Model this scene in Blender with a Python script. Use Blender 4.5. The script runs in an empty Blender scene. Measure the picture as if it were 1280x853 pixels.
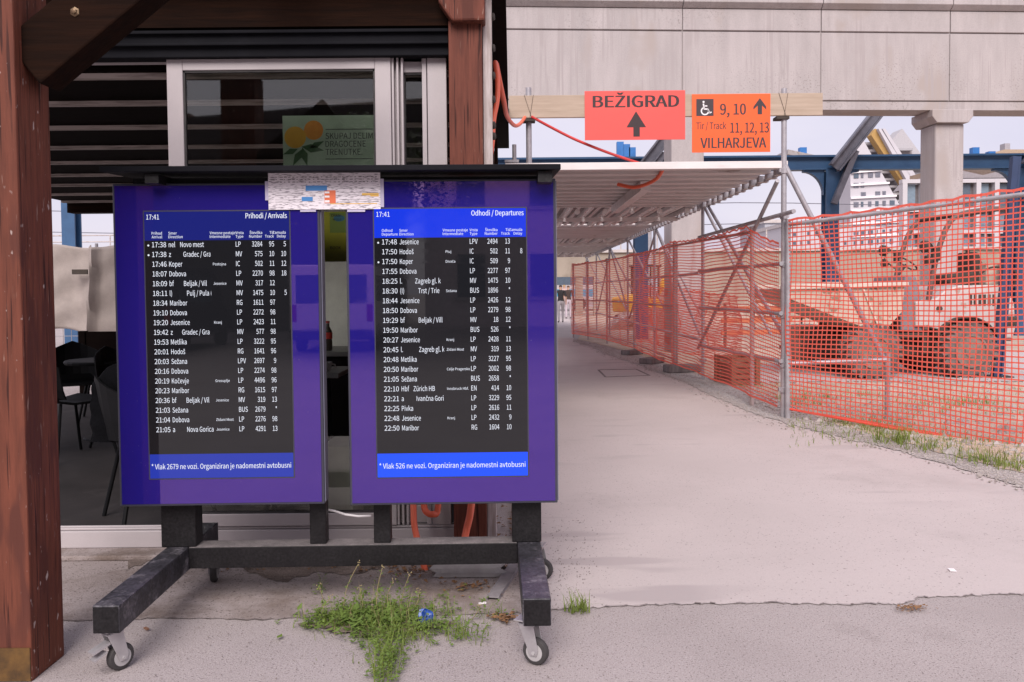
import bpy, bmesh, math, random
from mathutils import Vector, Matrix
S = bpy.context.scene
C = S.collection
R = math.radians
rnd = random.Random(7)

# ---------------------------------------------------------------- camera
F, PX, PY, CAMZ = 1050.0, 640.0, 400.0, 1.45
PITCH, ROLL = R(2.0), R(0.5)
fw = Vector((0, math.cos(PITCH), -math.sin(PITCH)))
up0 = Vector((0, math.sin(PITCH), math.cos(PITCH)))
rt0 = Vector((1, 0, 0))
rt = rt0 * math.cos(ROLL) - up0 * math.sin(ROLL)
up = up0 * math.cos(ROLL) + rt0 * math.sin(ROLL)
CAM = Vector((0, 0, CAMZ))
cd = bpy.data.cameras.new('camera')
cam = bpy.data.objects.new('camera', cd)
C.objects.link(cam)
cam.matrix_world = Matrix((( rt.x, up.x, -fw.x, 0), (rt.y, up.y, -fw.y, 0), (rt.z, up.z, -fw.z, CAMZ), (0, 0, 0, 1)))
cd.sensor_width = 36; cd.lens = 36 * F / 1280; cd.shift_y = -(426.5 - PY) / 1280
cd.clip_start = 0.05; cd.clip_end = 3000
S.camera = cam

# ---------------------------------------------------------------- light
SUN_EL, SUN_AZ = R(41), R(186)      # azimuth measured from +Y clockwise
w = bpy.data.worlds.new('World'); S.world = w; w.use_nodes = True
nt = w.node_tree; nt.nodes.clear()
out = nt.nodes.new('ShaderNodeOutputWorld'); bg = nt.nodes.new('ShaderNodeBackground')
sky = nt.nodes.new('ShaderNodeTexSky'); sky.sky_type = 'NISHITA'; sky.sun_disc = False
sky.sun_elevation = SUN_EL; sky.sun_rotation = SUN_AZ; sky.dust_density = 3.0
tc = nt.nodes.new('ShaderNodeTexCoord'); nz = nt.nodes.new('ShaderNodeTexNoise')
mp = nt.nodes.new('ShaderNodeMapping'); mp.inputs['Scale'].default_value = (1, 1, 3.2)
nz.inputs['Scale'].default_value = 2.2; nz.inputs['Detail'].default_value = 5
cr = nt.nodes.new('ShaderNodeValToRGB')
cr.color_ramp.elements[0].position = 0.33; cr.color_ramp.elements[0].color = (2.75, 2.62, 3.25, 1)
cr.color_ramp.elements[1].position = 0.66; cr.color_ramp.elements[1].color = (3.35, 3.10, 3.50, 1)
mx = nt.nodes.new('ShaderNodeMixRGB'); mx.inputs[0].default_value = 0.93
L = nt.links
L.new(tc.outputs['Generated'], mp.inputs[0]); L.new(mp.outputs[0], nz.inputs['Vector'])
L.new(nz.outputs['Fac'], cr.inputs[0]); L.new(sky.outputs[0], mx.inputs[1]); L.new(cr.outputs[0], mx.inputs[2])
L.new(mx.outputs[0], bg.inputs[0]); bg.inputs[1].default_value = 0.10
L.new(bg.outputs[0], out.inputs[0])
sd = bpy.data.lights.new('sun', 'SUN'); sd.energy = 1.5; sd.angle = R(35); sd.color = (1.0, 0.93, 0.90)
so = bpy.data.objects.new('sun', sd); C.objects.link(so)
sdir = Vector((math.sin(SUN_AZ) * math.cos(SUN_EL), math.cos(SUN_AZ) * math.cos(SUN_EL), math.sin(SUN_EL)))
so.rotation_euler = sdir.to_track_quat('Z', 'Y').to_euler()
S.view_settings.view_transform = 'Standard'; S.view_settings.look = 'None'
S.view_settings.gamma = 1; S.view_settings.use_curve_mapping = False
S.view_settings.exposure = 1.38
S.render.engine = 'CYCLES'
S.cycles.max_bounces = 8; S.cycles.diffuse_bounces = 6; S.cycles.use_denoising = True

# ---------------------------------------------------------------- pixel helpers
def ray(px, py):
    return fw + rt * ((px - PX) / F) + up * ((PY - py) / F)
def P(px, py, Y):
    r = ray(px, py); return CAM + r * (Y / r.y)
def G(px, py, z=0.0):
    r = ray(px, py); return CAM + r * ((z - CAMZ) / r.z)
class Frame:
    """a thing's own axes: pt() gives the local point where a sight line meets the local plane y = d"""
    def __init__(s, loc, rz=0.0):
        s.loc = Vector(loc); s.rz = rz
        s.M = Matrix.Translation(s.loc) @ Matrix.Rotation(rz, 4, 'Z'); s.I = s.M.inverted()
    def pt(s, px, py, d=0.0):
        o = s.I @ CAM; r = s.I.to_3x3() @ ray(px, py)
        return o + r * ((d - o.y) / r.y)
    def loc_of(s, wpt): return s.I @ Vector(wpt)

# ---------------------------------------------------------------- materials
def nn(t, k, **kw):
    n = t.nodes.new(k)
    for a, b in kw.items(): setattr(n, a, b)
    return n
def mat(name, col, rough=0.7, col2=None, scale=6, stretch=(1, 1, 1), contrast=(0.35, 0.65), bump=0.0, bscale=60,
        metal=0.0, spec=0.5, fine=0.0, fscale=150, ior=None, stain=None, sscale=1.5, sthr=(0.55, 0.7)):
    m = bpy.data.materials.new(name); m.use_nodes = True
    t = m.node_tree; b = t.nodes['Principled BSDF']
    b.inputs['Roughness'].default_value = rough; b.inputs['Metallic'].default_value = metal
    b.inputs['Specular IOR Level'].default_value = spec
    if ior: b.inputs['IOR'].default_value = ior
    co = nn(t, 'ShaderNodeTexCoord'); mpn = nn(t, 'ShaderNodeMapping'); mpn.inputs['Scale'].default_value = stretch
    t.links.new(co.outputs['Object'], mpn.inputs[0])
    last = None
    base = tuple(col) + (1,)
    if col2 is None: col2 = tuple(c * 0.82 for c in col)
    n1 = nn(t, 'ShaderNodeTexNoise'); n1.inputs['Scale'].default_value = scale; n1.inputs['Detail'].default_value = 6
    n1.inputs['Roughness'].default_value = 0.62
    t.links.new(mpn.outputs[0], n1.inputs['Vector'])
    rp = nn(t, 'ShaderNodeValToRGB'); rp.color_ramp.elements[0].position = contrast[0]; rp.color_ramp.elements[1].position = contrast[1]
    rp.color_ramp.elements[0].color = tuple(col2) + (1,); rp.color_ramp.elements[1].color = base
    t.links.new(n1.outputs['Fac'], rp.inputs[0]); last = rp.outputs[0]
    if stain:
        n3 = nn(t, 'ShaderNodeTexNoise'); n3.inputs['Scale'].default_value = sscale; n3.inputs['Detail'].default_value = 8
        n3.inputs['Roughness'].default_value = 0.7
        t.links.new(mpn.outputs[0], n3.inputs['Vector'])
        r3 = nn(t, 'ShaderNodeValToRGB'); r3.color_ramp.elements[0].position = sthr[0]; r3.color_ramp.elements[1].position = sthr[1]
        t.links.new(n3.outputs['Fac'], r3.inputs[0])
        m3 = nn(t, 'ShaderNodeMixRGB'); m3.inputs[2].default_value = tuple(stain) + (1,)
        t.links.new(r3.outputs[0], m3.inputs[0]); t.links.new(last, m3.inputs[1]); last = m3.outputs[0]
    if fine > 0:
        n2 = nn(t, 'ShaderNodeTexNoise'); n2.inputs['Scale'].default_value = fscale; n2.inputs['Detail'].default_value = 3
        t.links.new(co.outputs['Object'], n2.inputs['Vector'])
        mr = nn(t, 'ShaderNodeMapRange'); mr.inputs[1].default_value = 0.3; mr.inputs[2].default_value = 0.7
        mr.inputs[3].default_value = 1 - fine; mr.inputs[4].default_value = 1 + fine
        t.links.new(n2.outputs['Fac'], mr.inputs[0])
        hm = nn(t, 'ShaderNodeVectorMath', operation='SCALE')
        t.links.new(last, hm.inputs[0]); t.links.new(mr.outputs[0], hm.inputs['Scale']); last = hm.outputs[0]
    t.links.new(last, b.inputs['Base Color'])
    if bump > 0:
        n4 = nn(t, 'ShaderNodeTexNoise'); n4.inputs['Scale'].default_value = bscale; n4.inputs['Detail'].default_value = 5
        t.links.new(mpn.outputs[0], n4.inputs['Vector'])
        bp = nn(t, 'ShaderNodeBump'); bp.inputs['Strength'].default_value = bump; bp.inputs['Distance'].default_value = 0.02
        t.links.new(n4.outputs['Fac'], bp.inputs['Height']); t.links.new(bp.outputs[0], b.inputs['Normal'])
    return m
def emit(name, col, strength=1.0, gloss=0.12, ior=1.5):
    m = bpy.data.materials.new(name); m.use_nodes = True
    b = m.node_tree.nodes['Principled BSDF']
    b.inputs['Base Color'].default_value = (0.004, 0.004, 0.005, 1); b.inputs['Roughness'].default_value = gloss
    b.inputs['Emission Color'].default_value = tuple(col) + (1,); b.inputs['Emission Strength'].default_value = strength
    b.inputs['IOR'].default_value = ior
    return m
def glass(name, tint=(0.75, 0.82, 0.78), refl=1.0):
    m = bpy.data.materials.new(name); m.use_nodes = True; t = m.node_tree; t.nodes.clear()
    o = nn(t, 'ShaderNodeOutputMaterial'); tr = nn(t, 'ShaderNodeBsdfTransparent'); gl = nn(t, 'ShaderNodeBsdfGlossy')
    tr.inputs[0].default_value = tuple(tint) + (1,); gl.inputs['Roughness'].default_value = 0.02
    fr = nn(t, 'ShaderNodeFresnel'); fr.inputs[0].default_value = 1.45 + 0.5 * refl
    mxs = nn(t, 'ShaderNodeMixShader')
    t.links.new(fr.outputs[0], mxs.inputs[0]); t.links.new(tr.outputs[0], mxs.inputs[1]); t.links.new(gl.outputs[0], mxs.inputs[2])
    t.links.new(mxs.outputs[0], o.inputs[0]); return m
M = {}
M['wood'] = mat('red_brown_wood', (0.165, 0.052, 0.034), 0.65, (0.115, 0.036, 0.024), 5, (9, 9, 0.7), bump=0.25, bscale=7, stain=(0.20, 0.11, 0.09), sscale=2.2, sthr=(0.66, 0.74), spec=.2)
M['wood_end'] = mat('chipped_wood', (0.165, 0.050, 0.030), 0.7, (0.11, 0.034, 0.021), 4, (9, 9, 0.8), bump=0.2, bscale=8, stain=(0.30, 0.22, 0.18), sscale=4, sthr=(0.69, 0.73), spec=.25)
M['wood_shaded'] = mat('shade_darkened_wood', (0.015, 0.0052, 0.0022), 0.9, (0.007, 0.0026, 0.0013), 4, (0.6, 8, 8), bump=0.2, bscale=8, spec=.12)  # brown timber with the shade under the eave darkened into its colour
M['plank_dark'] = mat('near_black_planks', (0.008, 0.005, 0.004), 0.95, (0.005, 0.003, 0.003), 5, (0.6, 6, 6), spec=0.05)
M['batten'] = mat('worn_pale_batten', (0.50, 0.43, 0.40), 0.8, (0.24, 0.20, 0.18), 5, (0.7, 8, 8), contrast=(0.35, 0.55))
M['pvc'] = mat('white_pvc', (0.44, 0.395, 0.40), 0.4, (0.40, 0.36, 0.365), 3, fine=0.03)
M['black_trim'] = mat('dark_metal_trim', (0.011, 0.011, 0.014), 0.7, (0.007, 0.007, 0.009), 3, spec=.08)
M['black_metal'] = mat('black_painted_steel', (0.012, 0.011, 0.012), 0.45, (0.007, 0.006, 0.007), 8, fine=0.5, fscale=90, stain=(0.09, 0.08, 0.08), sscale=30, sthr=(0.66, 0.84), bump=0.06, spec=.3)
M['worn_metal'] = mat('scuffed_black_steel', (0.045, 0.042, 0.052), 0.5, (0.018, 0.017, 0.020), 9, fine=0.5, fscale=90, stain=(0.24, 0.22, 0.24), sscale=7, sthr=(0.52, 0.75), bump=0.08)
M['dusty'] = mat('dusty_black_steel', (0.19, 0.165, 0.165), 0.8, (0.10, 0.09, 0.09), 12, fine=0.2)
M['bezel'] = mat('dark_display_edge', (0.045, 0.045, 0.065), 0.35)
M['bezel_side'] = mat('grey_display_side', (0.16, 0.16, 0.22), 0.4)
M['blue_glass'] = mat('blue_printed_glass', (0.014, 0.010, 0.175), 0.03, (0.013, 0.009, 0.165), 2, ior=2.2)
M['blue_glass'].node_tree.nodes['Principled BSDF'].inputs['Specular Tint'].default_value = (1.0, .58, 1.0, 1)
M['screen_black'] = emit('dark_screen', (0.012, 0.012, 0.014), 0.25, 0.06, 1.6)
M['zinc'] = mat('zinc_plated_steel', (0.55, 0.53, 0.54), 0.4, (0.42, 0.40, 0.41), 10, metal=0.6)
M['rubber'] = mat('dark_rubber', (0.030, 0.027, 0.027), 0.75, (0.05, 0.045, 0.045), 20)
M['dark_rim'] = mat('dirty_wheel_rim', (0.23, 0.18, 0.155), 0.9, (0.13, 0.10, 0.085), 8)
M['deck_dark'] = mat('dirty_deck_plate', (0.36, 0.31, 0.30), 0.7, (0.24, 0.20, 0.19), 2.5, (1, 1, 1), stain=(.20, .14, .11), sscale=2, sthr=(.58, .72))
M['hub'] = mat('grey_wheel_hub', (0.42, 0.40, 0.40), 0.5)
M['concrete'] = mat('bridge_concrete', (0.43, 0.385, 0.38), 0.85, (0.35, 0.315, 0.31), 1.2, (1.6, 1.6, 0.35), fine=0.06, fscale=40, stain=(0.24, 0.21, 0.205), sscale=1.6, sthr=(0.60, 0.80), bump=0.1, bscale=20)
M['concrete_dark'] = mat('weathered_concrete', (0.24, 0.20, 0.195), 0.9, (0.12, 0.10, 0.098), 2.5, (3, 3, 0.4), fine=0.1, fscale=40)
M['galv'] = mat('galvanised_tube', (0.44, 0.42, 0.44), 0.42, (0.33, 0.31, 0.33), 9, metal=0.35, stain=(0.30, 0.22, 0.18), sscale=9, sthr=(0.66, 0.72))
M['rust_tube'] = mat('worn_scaffold_tube', (0.46, 0.37, 0.36), 0.55, (0.36, 0.28, 0.27), 9, metal=0.1, stain=(0.24, 0.12, 0.07), sscale=8, sthr=(0.58, 0.68))
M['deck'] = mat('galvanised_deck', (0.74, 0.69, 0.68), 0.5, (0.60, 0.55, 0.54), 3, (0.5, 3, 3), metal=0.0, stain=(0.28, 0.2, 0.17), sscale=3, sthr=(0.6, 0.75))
M['timber'] = mat('pale_timber', (0.46, 0.36, 0.28), 0.8, (0.37, 0.285, 0.215), 3, (0.6, 8, 8), bump=0.1, stain=(0.28, 0.2, 0.15), sscale=6, sthr=(0.68, 0.74))
M['sign_red'] = mat('salmon_red_board', (0.80, 0.085, 0.070), 0.45, (0.76, 0.080, 0.066), 2)
M['sign_orange'] = mat('orange_board', (0.85, 0.115, 0.020), 0.45, (0.81, 0.105, 0.018), 2)
M['ink'] = mat('black_print', (0.030, 0.012, 0.014), 0.5)
M['ink_grey'] = mat('charcoal_print', (0.045, 0.030, 0.035), 0.5)
M['white'] = mat('white_print', (0.80, 0.76, 0.77), 0.5, (0.78, 0.74, 0.75))
M['net'] = mat('orange_plastic_net', (0.95, 0.195, 0.14), 0.5, (0.90, 0.165, 0.115), 4)
M['conduit'] = mat('orange_conduit', (0.85, 0.165, 0.085), 0.4, (0.80, 0.14, 0.07), 4)
M['redcable'] = mat('red_cable', (0.62, 0.05, 0.045), 0.4)
M['blue_steel'] = mat('blue_painted_steel', (0.040, 0.105, 0.215), 0.45, (0.032, 0.085, 0.18), 3)
M['grey_steel'] = mat('grey_steel', (0.20, 0.20, 0.24), 0.45, (0.13, 0.13, 0.16), 3, metal=0.3)
M['fabric_tarp'] = mat('dirty_white_tarp', (0.56, 0.49, 0.45), 0.85, (0.44, 0.38, 0.35), 2.5, fine=0.04, fscale=60, stain=(0.20, 0.15, 0.13), sscale=2.2, sthr=(0.66, 0.80))
M['floor'] = mat('dark_floor', (0.040, 0.035, 0.035), 0.7, (0.024, 0.021, 0.021), 1.6, fine=0.1, stain=(0.07, 0.062, 0.06), sscale=1.2, sthr=(0.55, 0.8), spec=.15)
M['chair'] = mat('black_plastic', (0.006, 0.006, 0.007), 0.6, spec=.18)
M['window_glass'] = glass('window_glass', (0.92, 0.94, 0.91), 0.45)
M['wall_white'] = mat('off_white_wall', (0.84, 0.82, 0.76), 0.8)
M['tar'] = mat('rough_pavement', (0.385, 0.336, 0.327), 0.9, (0.325, 0.282, 0.274), 0.9, fine=0.20, fscale=190, bump=0.35, bscale=140, stain=(0.235, 0.20, 0.19), sscale=0.9, sthr=(0.58, 0.80))
M['path'] = mat('smooth_concrete', (0.485, 0.424, 0.412), 0.85, (0.435, 0.38, 0.368), 0.55, fine=0.06, fscale=160, bump=0.08, bscale=140, stain=(0.36, 0.31, 0.30), sscale=0.5, sthr=(0.56, 0.78))
M['slab'] = mat('dirty_slab', (0.335, 0.285, 0.275), 0.9, (0.25, 0.205, 0.19), 1.6, fine=0.13, fscale=170, bump=0.25, bscale=120, stain=(0.165, 0.125, 0.105), sscale=1.7, sthr=(0.50, 0.66))
M['gravel'] = mat('pale_gravel', (0.44, 0.40, 0.385), 0.95, (0.25, 0.22, 0.21), 38, contrast=(0.3, 0.6), fine=0.2, fscale=90, bump=0.8, bscale=60)
M['soil'] = mat('sandy_soil', (0.52, 0.41, 0.33), 0.95, (0.38, 0.30, 0.23), 1.4, fine=0.28, fscale=40, bump=0.7, bscale=25, stain=(0.22, 0.22, 0.11), sscale=0.8, sthr=(0.58, 0.72))
M['stone'] = mat('loose_stone', (0.42, 0.38, 0.36), 0.9, (0.25, 0.21, 0.19), 3)
M['crack'] = mat('dark_crack', (0.33, 0.285, 0.275), 0.95, (0.15, 0.12, 0.11), 14)
M['leaf_dry'] = mat('dry_leaf', (0.26, 0.135, 0.060), 0.8, (0.13, 0.065, 0.03), 60)
M['grass'] = mat('grass_blade', (0.24, 0.30, 0.06), 0.6, (0.15, 0.21, 0.04), 8)
M['weed'] = mat('weed_leaf', (0.20, 0.29, 0.06), 0.55, (0.12, 0.19, 0.04), 10)
M['straw'] = mat('dry_stem', (0.33, 0.26, 0.13), 0.8)
M['foil'] = mat('blue_crumpled_plastic', (0.015, 0.07, 0.34), 0.35)
M['cream'] = mat('cream_paint', (0.52, 0.44, 0.36), 0.5, (0.42, 0.34, 0.27), 3, stain=(0.30, 0.2, 0.14), sscale=3, sthr=(0.6, 0.72))
M['pale_paint'] = mat('pale_grey_paint', (0.52, 0.47, 0.455), 0.5, (0.43, 0.385, 0.37), 3)
M['tyre'] = mat('dusty_tyre', (0.19, 0.15, 0.14), 0.95, (0.09, 0.072, 0.066), 7)
M['mud'] = mat('dark_chassis', (0.030, 0.023, 0.020), 0.8, (0.06, 0.045, 0.035), 5)
M['console'] = mat('grey_console', (0.22, 0.20, 0.22), 0.6)
M['white_bldg'] = mat('white_cladding', (0.53, 0.505, 0.53), 0.7, (0.48, 0.455, 0.48), 0.2)
M['yellow_bldg'] = mat('ochre_cladding', (0.46, 0.28, 0.09), 0.7)
M['win_dark'] = mat('dark_window_glass', (0.10, 0.13, 0.17), 0.15)
M['win_blue'] = mat('bluish_window_glass', (0.20, 0.26, 0.32), 0.12)
M['tan'] = mat('tan_concrete', (0.35, 0.295, 0.24), 0.85, (0.28, 0.235, 0.19), 0.5, stain=(0.19, 0.155, 0.12), sscale=0.4, sthr=(0.55, 0.75))
M['beige'] = mat('beige_render', (0.42, 0.31, 0.22), 0.85)
M['brick'] = mat('brown_cladding', (0.30, 0.17, 0.13), 0.85)
M['steel_yellow'] = mat('machine_yellow', (0.70, 0.36, 0.03), 0.5, (0.55, 0.26, 0.03), 3)
M['crate'] = mat('brown_crate_wood', (0.26, 0.13, 0.075), 0.8, (0.17, 0.085, 0.05), 4, (0.6, 6, 6))

def masked_pits(m, fscale, bscale, thr, colr, bthr, stretch=(1, 1, 1)):
    t = m.node_tree; b = t.nodes['Principled BSDF']; src = b.inputs['Base Color'].links[0].from_socket
    co = nn(t, 'ShaderNodeTexCoord'); a = nn(t, 'ShaderNodeTexNoise'); a.inputs['Scale'].default_value = fscale; a.inputs['Detail'].default_value = 2
    mp_ = nn(t, 'ShaderNodeMapping'); mp_.inputs['Scale'].default_value = stretch
    c = nn(t, 'ShaderNodeTexNoise'); c.inputs['Scale'].default_value = bscale; c.inputs['Detail'].default_value = 3
    t.links.new(co.outputs['Object'], mp_.inputs[0]); t.links.new(mp_.outputs[0], a.inputs['Vector']); t.links.new(co.outputs['Object'], c.inputs['Vector'])
    ra = nn(t, 'ShaderNodeValToRGB'); ra.color_ramp.elements[0].position = thr; ra.color_ramp.elements[1].position = thr + .06
    rc = nn(t, 'ShaderNodeValToRGB'); rc.color_ramp.elements[0].position = bthr; rc.color_ramp.elements[1].position = bthr + .1
    t.links.new(a.outputs['Fac'], ra.inputs[0]); t.links.new(c.outputs['Fac'], rc.inputs[0])
    mu = nn(t, 'ShaderNodeMath', operation='MULTIPLY'); t.links.new(ra.outputs[0], mu.inputs[0]); t.links.new(rc.outputs[0], mu.inputs[1])
    mx_ = nn(t, 'ShaderNodeMixRGB'); mx_.inputs[2].default_value = tuple(colr) + (1,); t.links.new(mu.outputs[0], mx_.inputs[0]); t.links.new(src, mx_.inputs[1]); t.links.new(mx_.outputs[0], b.inputs['Base Color'])
masked_pits(M['concrete'], 26, .45, .59, (.26, .23, .22), .52)
masked_pits(M['concrete'], .8, .9, .52, (.36, .31, .29), .45, (1, 1, .3))
masked_pits(M['concrete'], 3.0, .6, .54, (.355, .315, .31), .44, (4.5, 4.5, .12))
masked_pits(M['path'], 75, .9, .66, (.20, .165, .155), .36)
masked_pits(M['path'], 2.2, .35, .57, (.375, .325, .32), .47, (.35, 1.6, 1))
masked_pits(M['tar'], 110, 1.5, .60, (.17, .14, .135), .30)
masked_pits(M['tar'], 130, 1.5, .62, (.46, .41, .41), .35)
masked_pits(M['slab'], 80, 1.5, .62, (.12, .09, .08), .35)
for k_ in ('wood', 'wood_end'):
    masked_pits(M[k_], 3.0, 1.2, .60, (.045, .014, .010), .36, (26, 26, .8))
    masked_pits(M[k_], 5.0, 2.5, .66, (.30, .19, .15), .44, (14, 14, 1.6))
    masked_pits(M[k_], 2.2, .7, .52, (.095, .030, .021), .44, (5, 5, .9))
masked_pits(M['wood_end'], 34, 1.8, .68, (.42, .33, .30), .46, (1, 1, .6))
masked_pits(M['blue_glass'], 90, 2.5, .71, (.09, .085, .20), .42)
def smudges(m, lo, hi):
    t = m.node_tree; b = t.nodes['Principled BSDF']; co = nn(t, 'ShaderNodeTexCoord'); mp_ = nn(t, 'ShaderNodeMapping'); mp_.inputs['Scale'].default_value = (1.2, 1, 3.5)
    n = nn(t, 'ShaderNodeTexNoise'); n.inputs['Scale'].default_value = 4; n.inputs['Detail'].default_value = 4; n.inputs['Distortion'].default_value = 1.8
    r_ = nn(t, 'ShaderNodeMapRange'); r_.inputs[1].default_value = .45; r_.inputs[2].default_value = .7; r_.inputs[3].default_value = lo; r_.inputs[4].default_value = hi
    t.links.new(co.outputs['Object'], mp_.inputs[0]); t.links.new(mp_.outputs[0], n.inputs['Vector']); t.links.new(n.outputs['Fac'], r_.inputs[0]); t.links.new(r_.outputs[0], b.inputs['Roughness'])
smudges(M['blue_glass'], .0, .05); smudges(M['screen_black'], .01, .07)
masked_pits(M['pale_paint'], 9, 2.5, .56, (.36, .29, .25), .45)
masked_pits(M['cream'], 7, 2.5, .55, (.25, .17, .12), .45)
def translucent(m, fac):
    t = m.node_tree; b = t.nodes['Principled BSDF']; o = [n for n in t.nodes if n.type == 'OUTPUT_MATERIAL'][0]
    tr = nn(t, 'ShaderNodeBsdfTranslucent'); src = b.inputs['Base Color'].links[0].from_socket; t.links.new(src, tr.inputs[0])
    ms = nn(t, 'ShaderNodeMixShader'); ms.inputs[0].default_value = fac; t.links.new(b.outputs[0], ms.inputs[1]); t.links.new(tr.outputs[0], ms.inputs[2]); t.links.new(ms.outputs[0], o.inputs[0])
translucent(M['net'], .55); translucent(M['grass'], .35); translucent(M['weed'], .35); translucent(M['fabric_tarp'], .35)

# ---------------------------------------------------------------- mesh builder
ORG = {}
class MB:
    def __init__(s): s.v = []; s.f = []; s.mi = []; s.cur = 0
    def add(s, vs, fs):
        b = len(s.v); s.v += [Vector(p) for p in vs]
        for f in fs: s.f.append([i + b for i in f]); s.mi.append(s.cur)
    def box(s, c, d, m=None):
        x, y, z = d[0] / 2, d[1] / 2, d[2] / 2
        vs = [Vector((a, b, e)) for a in (-x, x) for b in (-y, y) for e in (-z, z)]
        if m is not None: vs = [m @ q for q in vs]
        s.add([q + Vector(c) for q in vs], [(0, 1, 3, 2), (4, 6, 7, 5), (0, 4, 5, 1), (2, 3, 7, 6), (0, 2, 6, 4), (1, 5, 7, 3)])
        return s
    def bx(s, x0, x1, y0, y1, z0, z1):
        return s.box(((x0 + x1) / 2, (y0 + y1) / 2, (z0 + z1) / 2), (abs(x1 - x0), abs(y1 - y0), abs(z1 - z0)))
    def bar(s, p, q, w, h, upv=(0, 0, 1)):
        p, q = Vector(p), Vector(q); a = (q - p).normalized(); u = Vector(upv)
        if abs(a.dot(u)) > 0.98: u = Vector((0, 1, 0))
        sd_ = a.cross(u).normalized(); u = sd_.cross(a).normalized()
        vs = [e + sd_ * (i * w / 2) + u * (j * h / 2) for e in (p, q) for i, j in ((-1, -1), (1, -1), (1, 1), (-1, 1))]
        s.add(vs, [(3, 2, 1, 0), (4, 5, 6, 7), (0, 1, 5, 4), (1, 2, 6, 5), (2, 3, 7, 6), (3, 0, 4, 7)]); return s
    def tube(s, pts, r, n=10, cap=True):
        pts = [Vector(p) for p in pts]; rr = r if isinstance(r, (list, tuple)) else [r] * len(pts)
        vs = []; prev = None
        for i, p in enumerate(pts):
            a = (pts[min(i + 1, len(pts) - 1)] - pts[max(i - 1, 0)]).normalized()
            if prev is None:
                u = Vector((0, 0, 1)) if abs(a.z) < 0.9 else Vector((1, 0, 0))
                u = (u - a * u.dot(a)).normalized()
            else: u = (prev - a * prev.dot(a)).normalized()
            prev = u; v = a.cross(u)
            for k in range(n):
                t = 2 * math.pi * k / n; vs.append(p + (u * math.cos(t) + v * math.sin(t)) * rr[i])
        fs = []
        for i in range(len(pts) - 1):
            for k in range(n):
                k2 = (k + 1) % n; fs.append((i * n + k, i * n + k2, (i + 1) * n + k2, (i + 1) * n + k))
        if cap: fs.append(tuple(range(n))[::-1]); fs.append(tuple(range((len(pts) - 1) * n, len(pts) * n)))
        s.add(vs, fs); return s
    def cyl(s, p, q, r, n=16): return s.tube([p, q], r, n)
    def lathe(s, c, ax, prof, n=24):
        c = Vector(c); ax = Vector(ax).normalized(); u = Vector((0, 0, 1)) if abs(ax.z) < 0.9 else Vector((1, 0, 0))
        u = (u - ax * u.dot(ax)).normalized(); v = ax.cross(u); vs = []
        for (h, r) in prof:
            for k in range(n):
                t = 2 * math.pi * k / n; vs.append(c + ax * h + (u * math.cos(t) + v * math.sin(t)) * r)
        fs = [(i * n + k, i * n + (k + 1) % n, (i + 1) * n + (k + 1) % n, (i + 1) * n + k) for i in range(len(prof) - 1) for k in range(n)]
        fs += [tuple(range(n))[::-1], tuple(range((len(prof) - 1) * n, len(prof) * n))]
        s.add(vs, fs); return s
    def prism(s, poly, a, b, axis='y'):
        """poly of (u, v): axis y -> (u, t, v); axis z -> (u, v, t); axis x -> (t, u, v)"""
        g = {'y': lambda p, t: (p[0], t, p[1]), 'z': lambda p, t: (p[0], p[1], t), 'x': lambda p, t: (t, p[0], p[1])}[axis]
        n = len(poly); vs = [g(p, a) for p in poly] + [g(p, b) for p in poly]
        s.add(vs, [tuple(range(n)), tuple(range(2 * n - 1, n - 1, -1))] + [(i, i + n, (i + 1) % n + n, (i + 1) % n) for i in range(n)]); return s
    def quad(s, a, b, c, d): s.add([a, b, c, d], [(0, 1, 2, 3)]); return s
    def ngon(s, pts): s.add(pts, [tuple(range(len(pts)))]); return s
    def build(s, name, mats, parent=None, bevel=0.0, smooth=False, local=False, recalc=True):
        me = bpy.data.meshes.new(name)
        off = Vector((0, 0, 0)) if (parent is None or local) else ORG.get(parent.name, Vector((0, 0, 0)))
        me.from_pydata([p - off for p in s.v], [], s.f)
        if not isinstance(mats, (list, tuple)): mats = [mats]
        for m_ in mats: me.materials.append(m_)
        for p_, i in zip(me.polygons, s.mi): p_.material_index = i
        if recalc:
            b = bmesh.new(); b.from_mesh(me); bmesh.ops.recalc_face_normals(b, faces=b.faces); b.to_mesh(me); b.free()
        if smooth:
            for p_ in me.polygons: p_.use_smooth = True
            try: me.set_sharp_from_angle(angle=R(40))
            except Exception: pass
        o = bpy.data.objects.new(name, me); C.objects.link(o)
        if parent is not None: o.parent = parent; ORG[o.name] = off
        if bevel > 0:
            md = o.modifiers.new('bevel', 'BEVEL'); md.width = bevel; md.segments = 2; md.limit_method = 'ANGLE'
        return o
def tag(o, label=None, cat=None, group=None, kind=None):
    if label: o['label'] = label
    if cat: o['category'] = cat
    if group: o['group'] = group
    if kind: o['kind'] = kind
    return o
def thing(name, label, cat, loc=(0, 0, 0), rz=0.0, group=None):
    o = bpy.data.objects.new(name, None); C.objects.link(o)
    o.location = loc; o.rotation_euler = (0, 0, rz); o.empty_display_size = 0.2
    ORG[o.name] = Vector(loc) if abs(rz) < 1e-9 else Vector((0, 0, 0))
    return tag(o, label, cat, group)
def structure(o): o['kind'] = 'structure'; return o
def stuff(o, label, cat): return tag(o, label, cat, kind='stuff')

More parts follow.
